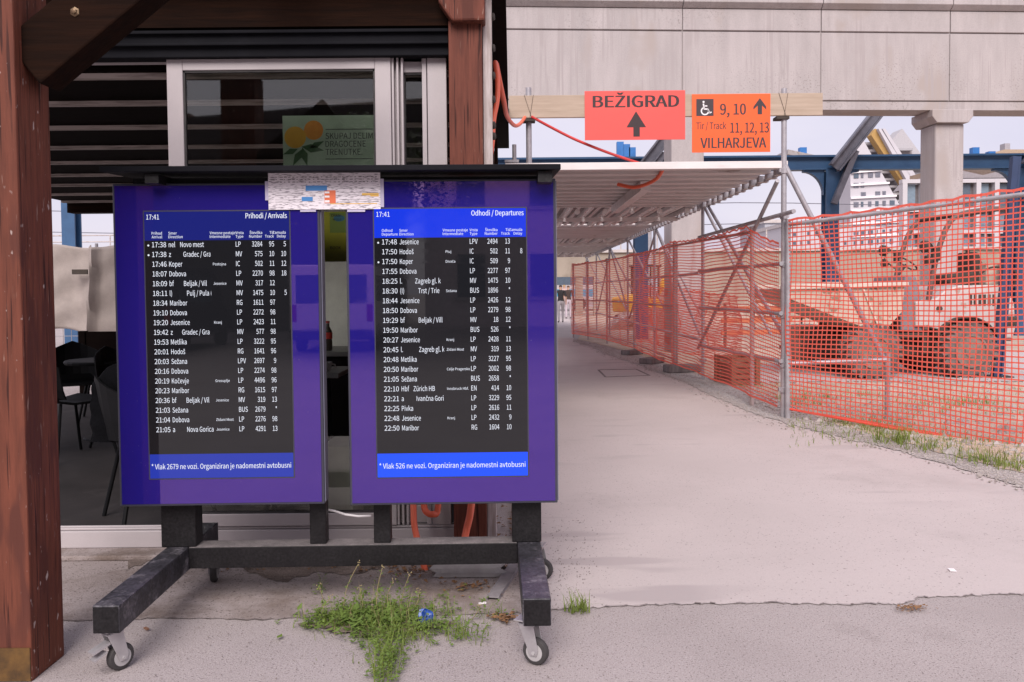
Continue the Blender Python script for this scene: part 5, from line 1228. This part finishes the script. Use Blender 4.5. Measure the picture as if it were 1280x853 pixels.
def traffic_barrier(px, py, a, lab):
    g = G(px, py); t = thing('site_barrier', lab, 'barrier', (g.x, g.y, .016), a)
    mb = MB()
    for k in range(3): mb.bx(-.9, .9, -.015, .015,   .35 + k * .28, .46 + k * .28)
    mb.build('board', mat('faded_orange_board', (.52, .15, .07), .6), t, local=True)
    for x in (-.8, .8): mb = MB(); mb.bx(x - .03, x + .03, -.02, .02, 0, 1.1); mb.bx(x - .06, x + .06, -.3, .3, 0, .06); mb.build('leg', M['mud'], t, local=True)
traffic_barrier(946, 438, .2, 'orange slatted site barrier left of the dumper')
traffic_barrier(972, 412, -.3, 'second orange slatted barrier, farther back near the tan wall')
# mini excavator by the pier
g = G(800, 408)
ex = thing('mini_excavator', 'yellow mini excavator working behind the far barrier fence', 'excavator', (g.x, g.y, .016), R(20))
for y in (-.55, .55):
    mb = MB(); mb.prism([(-.8, 0.1), (-.7, 0), (.7, 0), (.85, .12), (.85, .32), (.7, .45), (-.7, .45), (-.85, .32)], y - .15, y + .15); mb.build('track', M['rubber'], ex, local=True, bevel=.03)
mb = MB(); mb.prism([(-.9, .55), (.7, .55), (.75, 1.0), (.2, 1.1), (-.4, 1.25), (-.95, 1.1)], -.6, .6); mb.build('body', M['steel_yellow'], ex, local=True, bevel=.05)
mb = MB()
for x in (-.3, .55):
    for y in (-.5, .1): mb.bx(x - .03, x + .03, y - .03, y + .03, 1.0, 2.3)
mb.bx(-.4, .65, -.55, .15, 2.3, 2.38); mb.build('cab_frame', M['mud'], ex, local=True)
mb = MB(); mb.bx(-.28, .53, -.49, .09, 1.12, 2.29); mb.build('cab_glass', M['window_glass'], ex, local=True)
mb = MB(); mb.bar((.7, .3, .9), (1.5, .3, 2.1), .16, .22); mb.bar((1.45, .3, 2.1), (2.5, .3, 1.75), .15, .2); mb.bar((2.45, .3, 1.78), (2.75, .3, .75), .13, .16); mb.build('boom', M['steel_yellow'], ex, local=True, bevel=.01)
mb = MB(); mb.prism([(2.6, .8), (2.9, .8), (3.0, .5), (2.75, .25), (2.45, .4)], .08, .52); mb.build('bucket', M['mud'], ex, local=True, bevel=.02)
# rubble heaps
def heap(px, py, r, h, m, lab, cat='rubble heap', seed=1, name='rubble_heap'):
    rg = random.Random(seed); g = G(px, py); mb = MB(); n = 26; k = 9; vs = [Vector((g.x, g.y, h))]
    for j in range(1, k + 1):
        for i in range(n):
            a = 2 * math.pi * i / n; rr = r * j / k * (1 + .18 * math.sin(3 * a + seed) + .1 * rg.uniform(-1, 1)); z = h * (1 - (j / k) ** 1.3) + rg.uniform(-.05, .05) * (j < k)
            vs.append(Vector((g.x + rr * math.cos(a), g.y + rr * math.sin(a) * .8, max(.0, z) if j < k else 0.0)))
    fs = [(0, 1 + i, 1 + (i + 1) % n) for i in range(n)]
    for j in range(k - 1):
        for i in range(n): fs.append((1 + j * n + i, 1 + (j + 1) * n + i, 1 + (j + 1) * n + (i + 1) % n, 1 + j * n + (i + 1) % n))
    mb.add(vs, fs); return tag(mb.build(name, m), lab, cat)
heap(782, 410, .9, .6, M['stone'], 'low heap of pale rubble behind the far end of the barrier fence', seed=2)
heap(820, 412, 1.6, .8, M['brick'], 'small reddish heap of rubble in front of the left pier', seed=5)
heap(955, 405, 2.0, 1.3, M['soil'], 'sandy earth heap between the scaffold post and the tan wall', seed=8)
# coach beyond the end of the path
YC = 58
bsx0, bsx1 = P(690, 345, YC).x, P(760, 345, YC).x
bs = thing('parked_coach', 'white coach with blue stripe parked beyond the end of the path', 'coach', ((bsx0 + bsx1) / 2, YC, 0))
bsx0 -= 5
mb = MB(); mb.bx(bsx0, bsx1, YC, YC + 2.5, .5, 3.2); cb = mb.build('body', M['pvc'], bs, bevel=.15)
mb = MB(); mb.bx(bsx0 + .2, bsx1 - .2, YC - .01, YC + .1, 1.8, 2.7); mb.build('window_band', M['win_dark'], bs)
mb = MB(); mb.bx(bsx0 + .1, bsx1 - .1, YC - .012, YC + .1, 1.0, 1.5); mb.build('stripe', mat('turquoise_paint', (.03, .25, .40), .4), bs)
for x in (bsx0 + 1.5, bsx1 - 2): mb = MB(); mb.lathe((x, YC - .02, .5), (0, 1, 0), [(0, .48), (.3, .5)], 20); mb.build('wheel', M['rubber'], bs)

# ================================================================ PEOPLE
def person(px, py, Y, hgt, rz, shirt, trousers, hair, lab, stride=.16, arm=.06, skirt=False):
    x = P(px, py, Y).x
    J = {'pel': ((0, 0, .95), .135), 'sp': ((0, 0, 1.12), .115), 'ch': ((0, 0, 1.34), .135), 'nk': ((0, 0, 1.50), .052), 'hd': ((0, .015, 1.60), .088), 'tp': ((0, .01, 1.69), .075)}
    E = [('pel', 'sp'), ('sp', 'ch'), ('ch', 'nk'), ('nk', 'hd'), ('hd', 'tp')]
    for s_, n in ((-1, 'l'), (1, 'r')):
        f = s_ * stride
        J['sh' + n] = ((s_ * .175, 0, 1.42), .058); J['el' + n] = ((s_ * .235, -f * .3 - .02, 1.13), .042); J['wr' + n] = ((s_ * .235, -f * .6 + arm, .90), .030); J['ha' + n] = ((s_ * .23, -f * .7 + arm + .02, .79), .028)
        J['hp' + n] = ((s_ * .095, 0, .90), .095); J['kn' + n] = ((s_ * .10, f * .55 + .03, .50), .060); J['an' + n] = ((s_ * .10, f * 1.0 - .03, .09), .040); J['to' + n] = ((s_ * .12, f * 1.0 + .13, .035), .034)
        E += [('ch', 'sh' + n), ('sh' + n, 'el' + n), ('el' + n, 'wr' + n), ('wr' + n, 'ha' + n), ('pel', 'hp' + n), ('hp' + n, 'kn' + n), ('kn' + n, 'an' + n), ('an' + n, 'to' + n)]
    keys = list(J); me = bpy.data.meshes.new('person'); me.from_pydata([J[k][0] for k in keys], [(keys.index(a), keys.index(b)) for a, b in E], [])
    o = bpy.data.objects.new('person', me); C.objects.link(o)
    md = o.modifiers.new('skin', 'SKIN'); sv = me.skin_vertices[0].data
    for i, k in enumerate(keys): sv[i].radius = (J[k][1], J[k][1] * (.78 if k in ('sp', 'ch', 'pel') else 1)); sv[i].use_root = k == 'pel'
    o.modifiers.new('sub', 'SUBSURF').levels = 2; o.modifiers['sub'].render_levels = 2
    dg = bpy.context.evaluated_depsgraph_get(); m2 = bpy.data.meshes.new_from_object(o.evaluated_get(dg)); o.modifiers.clear(); o.data = m2
    m2.materials.clear()
    skin = mat('skin', (.48, .28, .20), .6)
    for m_ in (shirt, trousers, skin, M['rubber'], hair): m2.materials.append(m_)
    for p in m2.polygons:
        c = p.center
        p.material_index = 4 if (c.z > 1.60 and c.y < .045) or c.z > 1.70 else 2 if c.z > 1.475 else 2 if (abs(c.x) > .19 and c.z < 1.16) else 0 if c.z > .97 else 3 if c.z < .085 else 1
        p.use_smooth = True
    o.location = (x, Y, 0.006); o.rotation_euler.z = rz; k = hgt / 1.76; o.scale = (k, k, k)
    return tag(o, lab, 'person')
col = lambda n, c: mat(n, c, .8)
person(701, 400, 37.0, 1.74, R(2), col('black_shirt', (.02, .018, .02)), col('grey_trousers', (.36, .33, .34)), col('dark_hair', (.03, .02, .015)), 'person in black top and grey trousers walking away down the path')
person(710.5, 392, 42.0, 1.74, R(-8), col('dark_brown_shirt', (.05, .03, .025)), col('pale_trousers', (.50, .42, .46)), col('brown_hair', (.10, .05, .03)), 'person in dark brown top nearest the fence end on the path', .1)
person(705.5, 392, 44.5, 1.80, R(5), col('pale_pink_shirt', (.55, .40, .38)), col('light_trousers', (.42, .36, .36)), col('blond_hair', (.40, .26, .12)), 'person in pale pink top farthest away on the path', .12)

# ================================================================ WEEDS AND GRASS
def blade(mb, p, h, lean, az, w_, n=3):
    d = Vector((math.cos(az), math.sin(az), 0)); s_ = Vector((-d.y, d.x, 0)); vs = []
    for i in range(n + 1):
        t = i / n; c = Vector(p) + d * (lean * t * t) + Vector((0, 0, h * (t - .25 * t * t * min(1.5, lean / max(h, .001))))); ww = w_ * (1 - t * .92)
        vs += [c - s_ * ww, c + s_ * ww]
    mb.add(vs, [(2 * i, 2 * i + 1, 2 * i + 3, 2 * i + 2) for i in range(n)])
def leaf(mb, c, l_, w_, az, el):
    d = Vector((math.cos(az) * math.cos(el), math.sin(az) * math.cos(el), math.sin(el))); s_ = Vector((-math.sin(az), math.cos(az), 0)); u = d.cross(s_)
    mb.add([c, c + d * l_ * .45 + s_ * w_ - u * w_ * .25, c + d * l_, c + d * l_ * .45 - s_ * w_ - u * w_ * .25], [(0, 1, 2, 3)])
rg = random.Random(11)
wg = G(480, 785)
wc = thing('weed_clump', 'leafy green weed clump with thin flower stalks sprouting from the pavement joint under the board', 'weeds', wg)
dens = [(480, 775, 34, 17, 330), (500, 768, 30, 10, 150), (440, 778, 30, 10, 240), (410, 782, 18, 6, 110), (482, 805, 20, 13, 230), (484, 832, 11, 13, 150), (478, 850, 7, 8, 60), (520, 790, 22, 9, 140), (555, 795, 22, 6, 90), (585, 800, 14, 4, 40), (560, 770, 18, 6, 30), (400, 742, 6, 4, 14), (600, 775, 25, 6, 26)]
mb = MB(); mbg = MB()
for (px, py, sx, sy, n) in dens:
    for _ in range(n):
        g = G(rg.gauss(px, sx), min(rg.gauss(py, sy), 900)); g.z = .006
        edge_ = max(.2, 1 - abs(g.x - G(px, py).x) * 3)
        if rg.random() < .55:
            blade(mbg, g, rg.uniform(.03, .13) * edge_, rg.uniform(.01, .09), rg.uniform(0, 6.28), rg.uniform(.0012, .0028))
        else:
            h = rg.uniform(.01, .09) * edge_; top = g + Vector((rg.uniform(-.03, .03), rg.uniform(-.03, .03), h))
            for k in range(4): leaf(mb, g.lerp(top, (k + 1) / 4), rg.uniform(.010, .026), rg.uniform(.0035, .008), rg.uniform(0, 6.28), rg.uniform(-.3, .6))
for _ in range(260):
    g = G(rg.gauss(470, 38), rg.gauss(780, 9)); g.z = rg.uniform(.01, .05); leaf(mb, g, rg.uniform(.03, .055), rg.uniform(.009, .016), rg.uniform(0, 6.28), rg.uniform(-.1, .7))
mb.build('foliage', M['weed'], wc, recalc=False); mbg.build('grass_blades', M['grass'], wc, recalc=False)
mbl = MB()
for (px, py, tx, ty) in ((398, 772, 398, 733), (405, 776, 413, 748), (428, 770, 448, 705), (470, 770, 478, 710), (486, 768, 492, 726), (500, 765, 512, 718), (515, 768, 524, 738), (455, 772, 450, 735), (590, 775, 600, 755)):
    mb = MB(); g = G(px, py); y = g.y; p1 = P(tx, ty, y + rg.uniform(-.05, .05)); pts = smooth_path([g, g.lerp(p1, .5) + Vector((rg.uniform(-.02, .02), 0, .01)), p1], 5); mb.tube(pts, .0014, 4)
    for k in range(14):
        t = rg.uniform(.25, 1); c = pts[min(int(t * (len(pts) - 1)), len(pts) - 1)]; leaf(mbl, c, rg.uniform(.008, .022), rg.uniform(.002, .006), rg.uniform(0, 6.28), rg.uniform(-.2, .8))
    for k in range(5): mb.lathe(p1 + Vector((rg.uniform(-.012, .012), rg.uniform(-.012, .012), rg.uniform(-.015, .01))), (0, 0, 1), [(0, .001), (.003, .003), (.006, .001)], 5)
    mb.build('flower_stalk', M['straw'], wc, recalc=False)
mbl.build('stalk_leaves', M['weed'], wc, recalc=False)
mb = MB(); c0 = G(470, 785); n = 40
mb.ngon([Vector((c0.x + (.30 + .06 * math.sin(3 * a) + rg.uniform(-.03, .03)) * math.cos(a), c0.y + (.07 + .02 * math.sin(5 * a)) * math.sin(a) * (2.2 if math.sin(a) < 0 and abs(math.cos(a)) < .25 else 1), .0105)) for a in [2 * math.pi * k / n for k in range(n)]])
mb.build('soil_patch', mat('dark_weed_soil', (.13, .095, .075), .95, (.24, .19, .16), 30, fine=.3), wc)
mb = MB()
for _ in range(50):
    g = G(rg.gauss(480, 45), rg.gauss(785, 10)); blade(mb, g, rg.uniform(.06, .20), rg.uniform(.02, .12), rg.uniform(0, 6.28), .0012)
mb.build('dry_grass', M['straw'], wc, recalc=False)
def tuft(px, py, n, h, r, lab, m='grass', z=.012, seed=0, grp=None):
    q = random.Random(seed); g = G(px, py, z); mb = MB()
    for _ in range(n):
        a, rr = q.uniform(0, 6.28), r * q.random() ** .7; p = g + Vector((math.cos(a) * rr, math.sin(a) * rr * .7, 0)); blade(mb, p, q.uniform(.4, 1) * h, q.uniform(.1, .9) * h, q.uniform(0, 6.28), q.uniform(.0015, .004) * (1 + h * 3))
    return tag(mb.build('grass_tuft', M[m], recalc=False), lab, 'grass tuft', grp)
tuft(722, 764, 70, .10, .06, 'small grass tuft growing in the pavement crack right of the board foot', seed=1, z=.008)
tuft(1121, 553, 90, .22, .22, 'tall grass tuft right of the short foot post under the net', seed=2)
tuft(1165, 562, 80, .16, .28, 'grass tuft midway along the net bottom, with sparse blades', seed=3)
tuft(1222, 576, 90, .15, .26, 'yellow green grass tuft at the gravel edge near the right border', seed=4)
tuft(1262, 584, 90, .14, .26, 'rightmost grass tuft at the gravel edge', seed=5)
tuft(1212, 505, 90, .16, .35, 'grass tuft behind the net in front of the dumper rear wheel', seed=6, z=.016)
tuft(1030, 498, 60, .14, .3, 'grass tuft behind the net just right of the tall scaffold post', seed=7, z=.016)
tuft(1085, 495, 60, .12, .3, 'grass tuft behind the net left of the short foot post', seed=8, z=.016)
# low green cover along the gravel edge
mb = MB(); ed = [G(*p) for p in edge_px]
for _ in range(4200):
    i = rg.randrange(0, 8); a, b = ed[i], ed[i + 1]; p = a.lerp(b, rg.random()); nrm = Vector((b.y - a.y, -(b.x - a.x), 0)).normalized()
    if nrm.x < 0: nrm = -nrm
    dd = abs(rg.gauss(0, .35)) + .02; p = p + nrm * dd; p.z = .015
    if math.sin(p.x * 2.3) * math.sin(p.y * 3.1) + rg.uniform(-.5, .5) < -.1: continue
    blade(mb, p, rg.uniform(.015, .07), rg.uniform(.01, .05), rg.uniform(0, 6.28), rg.uniform(.002, .0045), 2)
for _ in range(2600):
    p = G(rg.uniform(985, 1300), rg.uniform(485, 560), .015)
    if math.sin(p.x * 1.9 + 1) * math.sin(p.y * 1.7) + rg.uniform(-.4, .4) < .15: continue
    blade(mb, p, rg.uniform(.02, .09), rg.uniform(.01, .06), rg.uniform(0, 6.28), rg.uniform(.002, .005), 2)
stuff(mb.build('ground_cover', M['grass'], recalc=False), 'thin low grass and weeds along the gravel verge under the orange net', 'grass')

# ================================================================ STONES AND LITTER
def pebble(mb, p, s_, q):
    vs = [Vector((1, 0, 0)), Vector((-1, 0, 0)), Vector((0, 1, 0)), Vector((0, -1, 0)), Vector((0, 0, .8)), Vector((0, 0, -.5))]
    a = q.uniform(0, 6.28); rm = Matrix.Rotation(a, 3, 'Z'); vs = [rm @ Vector((v.x * q.uniform(.6, 1.2), v.y * q.uniform(.6, 1.1), v.z * q.uniform(.5, 1))) * s_ + Vector(p) for v in vs]
    mb.add(vs, [(0, 2, 4), (2, 1, 4), (1, 3, 4), (3, 0, 4), (2, 0, 5), (1, 2, 5), (3, 1, 5), (0, 3, 5)])
mb = MB(); kb_ = [G(*p) for p in kerb_px]
for _ in range(5200):
    i = rg.randrange(0, 13); a, b = kb_[i], kb_[i + 1]; c, d = ed[i], ed[i + 1]; t = rg.random(); p = a.lerp(b, t).lerp(c.lerp(d, t), max(-.35, min(1.1, rg.gauss(.4, .35)))); p.z = .012
    pebble(mb, p, rg.uniform(.004, .016) * (1.8 if rg.random() < .04 else 1), rg)
stuff(mb.build('gravel', [M['stone']], recalc=False), 'loose pale gravel along the curved edge of the concrete path', 'gravel')
mb = MB()
for _ in range(2600):
    p = G(rg.uniform(930, 1400), rg.uniform(470, 600) if rg.random() < .7 else rg.uniform(440, 480), .016)
    # keep to the construction side
    if p.x < 3.05 + max(0, 9.4 - p.y) * .30: continue
    pebble(mb, p, rg.uniform(.01, .05) * (2 if rg.random() < .05 else 1), rg)
stuff(mb.build('rubble', M['stone'], recalc=False), 'scattered stones on the sandy building ground behind the orange net', 'rubble')
mb = MB()
for _ in range(2600):   # grit in front of the kiosk and beside the stand
    r_ = rg.random()
    p = G(rg.gauss(712, 22), rg.uniform(650, 770), .008) if r_ < .14 else G(rg.uniform(150, 650), 697 + abs(rg.gauss(0, 20)), .006) if r_ < .72 else G(rg.uniform(90, 700), rg.uniform(690, 850), .006)
    pebble(mb, p, rg.uniform(.0015, .005), rg)
stuff(mb.build('grit', mat('dark_grit', (.14, .115, .105), .9, (.26, .22, .20), 40), recalc=False), 'fine dark grit and crumbs scattered on the pavement around the board', 'grit')
def dryleaf(mb, p, s_, q):
    a = q.uniform(0, 6.28); tl = q.uniform(-.5, .5); d = Vector((math.cos(a), math.sin(a), tl * .6)); n_ = Vector((-math.sin(a), math.cos(a), q.uniform(-.4, .4)))
    p = Vector(p) + Vector((0, 0, s_ * .5)); mb.add([p - d * s_, p - d * s_ * .2 + n_ * s_ * .5 + Vector((0, 0, s_ * .2)), p + d * s_, p - d * s_ * .1 - n_ * s_ * .5 + Vector((0, 0, s_ * .2))], [(0, 1, 2), (0, 2, 3)])
mb = MB()
for _ in range(420):
    r_ = rg.random()
    if r_ < .42: p = Vector((rg.uniform(-.13, .12), rg.uniform(4.55, 6.2), .008))
    elif r_ < .56: p = G(rg.gauss(515, 22), rg.gauss(714, 6), .006)
    elif r_ < .66: p = G(rg.gauss(590, 20), rg.gauss(735, 5), .006)
    elif r_ < .78: p = G(rg.gauss(630, 10), rg.gauss(774, 3), .008)
    else: p = G(rg.uniform(250, 640), rg.gauss(708, 5), .006)
    dryleaf(mb, p, rg.uniform(.008, .022), rg)
for _ in range(60): dryleaf(mb, G(rg.gauss(1140, 9), rg.gauss(761, 2), .009), rg.uniform(.006, .014), rg)
stuff(mb.build('dry_leaves', M['leaf_dry'], recalc=False), 'dry brown leaves gathered along the cafe wall and in the pavement crack', 'dry leaves')
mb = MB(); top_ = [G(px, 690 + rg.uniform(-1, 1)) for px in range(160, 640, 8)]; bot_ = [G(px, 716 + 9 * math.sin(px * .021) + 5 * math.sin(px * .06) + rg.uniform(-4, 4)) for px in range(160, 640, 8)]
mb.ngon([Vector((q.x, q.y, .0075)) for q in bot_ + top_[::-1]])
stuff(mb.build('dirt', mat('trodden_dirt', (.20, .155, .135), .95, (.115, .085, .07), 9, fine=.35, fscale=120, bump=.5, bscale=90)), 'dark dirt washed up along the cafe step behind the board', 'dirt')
# narrow kerb beside the cafe wall
mb = MB(); mb.bx(-.005, .05, 4.5, 16, .004, .05); tag(mb.build('edging_strip', M['concrete'], bevel=.008), 'narrow pale edging strip beside the cafe side wall', 'edging')
# broken gutter piece, flat metal strip, paper scraps, blue plastic
a, b = G(541, 722), G(630, 722); ln = (b - a).length; mb = MB(); n = 10; vs = []
for i in range(9):
    t = i / 8; x = a.x + (b.x - a.x) * t
    for k in range(n + 1):
        an = math.pi * k / n; r_ = .075 * (1 - .12 * (t in (0, 1))); vs.append(Vector((x + (.02 * math.sin(k * 2.1) if t in (0, 1) else 0), a.y + .05 - r_ * math.cos(an), .008 + (.062 + .01 * math.sin(3 * t)) * math.sin(an))))
mb.add(vs, [(i * (n + 1) + k, i * (n + 1) + k + 1, (i + 1) * (n + 1) + k + 1, (i + 1) * (n + 1) + k) for i in range(8) for k in range(n)])
o = mb.build('broken_gutter', mat('dull_grey_sheet_metal', (.40, .37, .37), .5, (.30, .27, .27), 9)); md = o.modifiers.new('thick', 'SOLIDIFY'); md.thickness = .004; tag(o, 'bent grey gutter piece lying upside down under the crossbar of the board', 'gutter')
a, b = G(616, 752), G(645, 708); mb = MB(); mb.bar(a + Vector((0, 0, .02)), b + Vector((0, 0, .02)), .055, .006); mb.bar(a + Vector((-.027, 0, .014)), b + Vector((-.027, 0, .014)), .005, .022); mb.bar(a + Vector((.027, 0, .014)), b + Vector((.027, 0, .014)), .005, .022)
tag(mb.build('metal_strip', mat('grey_weathered_strip', (.27, .25, .26), .6, (.18, .16, .17), 12)), 'flat grey metal strip lying beside the right foot of the board', 'strip')
g = G(531, 781); mb = MB(); vs = []; n = 14
for j in range(7):
    for k in range(n):
        an = 2 * math.pi * k / n; ph = math.pi * j / 6; r_ = .030 * (1 + .35 * rg.uniform(-1, 1)); vs.append(Vector((g.x + r_ * math.sin(ph) * math.cos(an) * 1.1, g.y + r_ * math.sin(ph) * math.sin(an), max(.007, .032 + r_ * math.cos(ph)))))
mb.add(vs, [(j * n + k, j * n + (k + 1) % n, (j + 1) * n + (k + 1) % n, (j + 1) * n + k) for j in range(6) for k in range(n)])
mb.box(g + Vector((-.035, -.005, .010)), (.04, .025, .004), Matrix.Rotation(.4, 4, 'Z')); tag(mb.build('plastic_scrap', M['foil'], recalc=False), 'crumpled bright blue plastic scrap in the weeds', 'litter')
for i, (px, py, s_, lab) in enumerate(((603, 757, (.035, .012, .006), 'tiny white cigarette end in front of the metal strip'), (1190, 715, (.04, .03, .004), 'small pale paper scrap on the smooth path at right'), (183, 789, (.03, .012, .006), 'small rusty brown chip on the pavement right of the left front castor'))):
    g = G(px, py); mb = MB(); mb.box((g.x, g.y, .006 + s_[2] / 2 + .002), s_, Matrix.Rotation(.4 + i, 4, 'Z')); tag(mb.build('litter_scrap', M['white'] if i < 2 else M['crate']), lab, 'litter')

# ================================================================ BEHIND THE CAMERA (seen mirrored in the display glass)
fb = thing('rendered_house', 'pale rendered house with dark windows facing the board across the street', 'house', (6, -26, 0))
mb = MB(); mb.bx(-2.2, 26, -34, -26, 0, 12); mb.build('wall', mat('pale_render', (.80, .68, .68), .85), fb)
for i in range(9):
    for z in (1.2, 4.8, 8.2):
        x = -.9 + i * 2.9; mb = MB(); mb.bx(x, x + 1.1, -26.0 + .01, -25.95, z, z + 1.7); wi = mb.build('window', M['win_dark'], fb)
        mb = MB(); mb.bx(x - .1, x + 1.2, -25.99, -25.88, z - .14, z - .002); mb.build('sill', M['pale_paint'], wi)
db = thing('dark_house', 'dark gabled house with chimneys left of the pale house across the street', 'house', (-14, -24, 0))
mb = MB(); mb.bx(-23, -3.4, -32, -24, 0, 5.2); mb.build('wall', mat('dark_render', (.09, .08, .08), .8), db)
mb = MB(); mb.prism([(-23.4, 5.204), (-23.4, 5.4), (-16.5, 8.0), (-3.1, 9.0), (-3.1, 5.204)], -32.3, -23.6); rf = mb.build('roof', mat('dark_roof', (.05, .04, .04), .8), db)
mb = MB()
for x in (-18, -14.5, -12): mb.bx(x, x + .7, -28, -27.2, 6, 9.2)
mb.build('chimney', M['brick'], rf)
def van(cx, cy, lab, mcol):
    t = thing('parked_van', lab, 'van', (cx, cy, 0)); w_ = 1.0; 
    prof = [(-4.9, .35), (-4.95, .95), (-4.1, 1.15), (-3.4, 2.0), (-2.9, 2.1), (-.05, 2.1), (0, 1.9), (0, .35)]
    mb = MB(); mb.prism([(cy + p[0], p[1]) for p in prof], cx - w_, cx + w_, 'x'); mb.build('body', mcol, t, bevel=.06)
    for x in (-.84, .06): mb = MB(); mb.bx(cx + x, cx + x + .78, cy - .02, cy + .008, 1.18, 1.86); mb.build('rear_window', M['win_dark'], t, bevel=.02)
    for s_ in (-1, 1):
        mb = MB(); mb.bx(cx + s_ * .90 - .07, cx + s_ * .90 + .07, cy - .05, cy + .012, .75, 1.15); mb.build('tail_light', mat('tail_light_red', (.40, .02, .02), .3), t)
        mb = MB(); mb.bx(cx + s_ * 1.0 - .006, cx + s_ * 1.0 + .006, cy - 3.0, cy - .5, 1.22, 1.85); mb.build('side_window', M['win_dark'], t)
        for y in (-.95, -4.0): mb = MB(); mb.lathe((cx + s_ * .80, cy + y, .33), (s_, 0, 0), [(0, .30), (.02, .33), (.2, .33), (.21, .20)], 20); mb.build('wheel', M['rubber'], t)
    mb = MB(); mb.bx(cx - 1.0, cx + 1.0, cy - .02, cy + .10, .32, .55); mb.build('bumper', M['rubber'], t, bevel=.03)
    mb = MB(); mb.bx(cx - .28, cx + .28, cy + .012, cy + .02, .70, .82); mb.build('number_plate', M['white'], t)
van(-3.6, -12.6, 'white van parked behind the photographer, mirrored in the display glass', M['white'])
van(-8.2, -12.2, 'dark van parked left of the white van, mirrored in the arrivals glass', mat('dark_blue_paint', (.03, .035, .05), .2))
tr = thing('street_tree', 'leafy street tree standing across the street, mirrored in the display glass', 'tree', (-3.0, -17, 0))
mb = MB(); mb.tube([(-3.0, -17, 0), (-2.95, -17, 1.6), (-3.0, -17.1, 3.2), (-2.8, -17, 5)], [.2, .16, .13, .06], 10)
for k in range(7): a = k * .9; mb.tube([(-2.98, -17, 2.6 + k * .25), (-3.0 + math.cos(a) * .9, -17 + math.sin(a) * .9, 3.4 + k * .3), (-3.0 + math.cos(a) * 1.9, -17 + math.sin(a) * 1.7, 3.9 + k * .35)], [.06, .04, .015], 6)
mb.build('trunk', mat('bark', (.10, .075, .06), .9), tr)
mb = MB()
for _ in range(3800):
    a, e = rg.uniform(0, 6.28), rg.uniform(-1, 1); r_ = 2.7 * rg.random() ** .4 * (1 + .25 * math.sin(3 * a)); c = Vector((-3.0 + r_ * math.cos(a) * math.cos(e), -17 + r_ * math.sin(a) * math.cos(e), 5.0 + 2.1 * r_ / 2.7 * math.sin(e)))
    leaf(mb, c, rg.uniform(.12, .25), rg.uniform(.04, .09), rg.uniform(0, 6.28), rg.uniform(-.8, .8))
mb.build('crown', mat('tree_leaf', (.06, .095, .025), .6), tr, recalc=False)
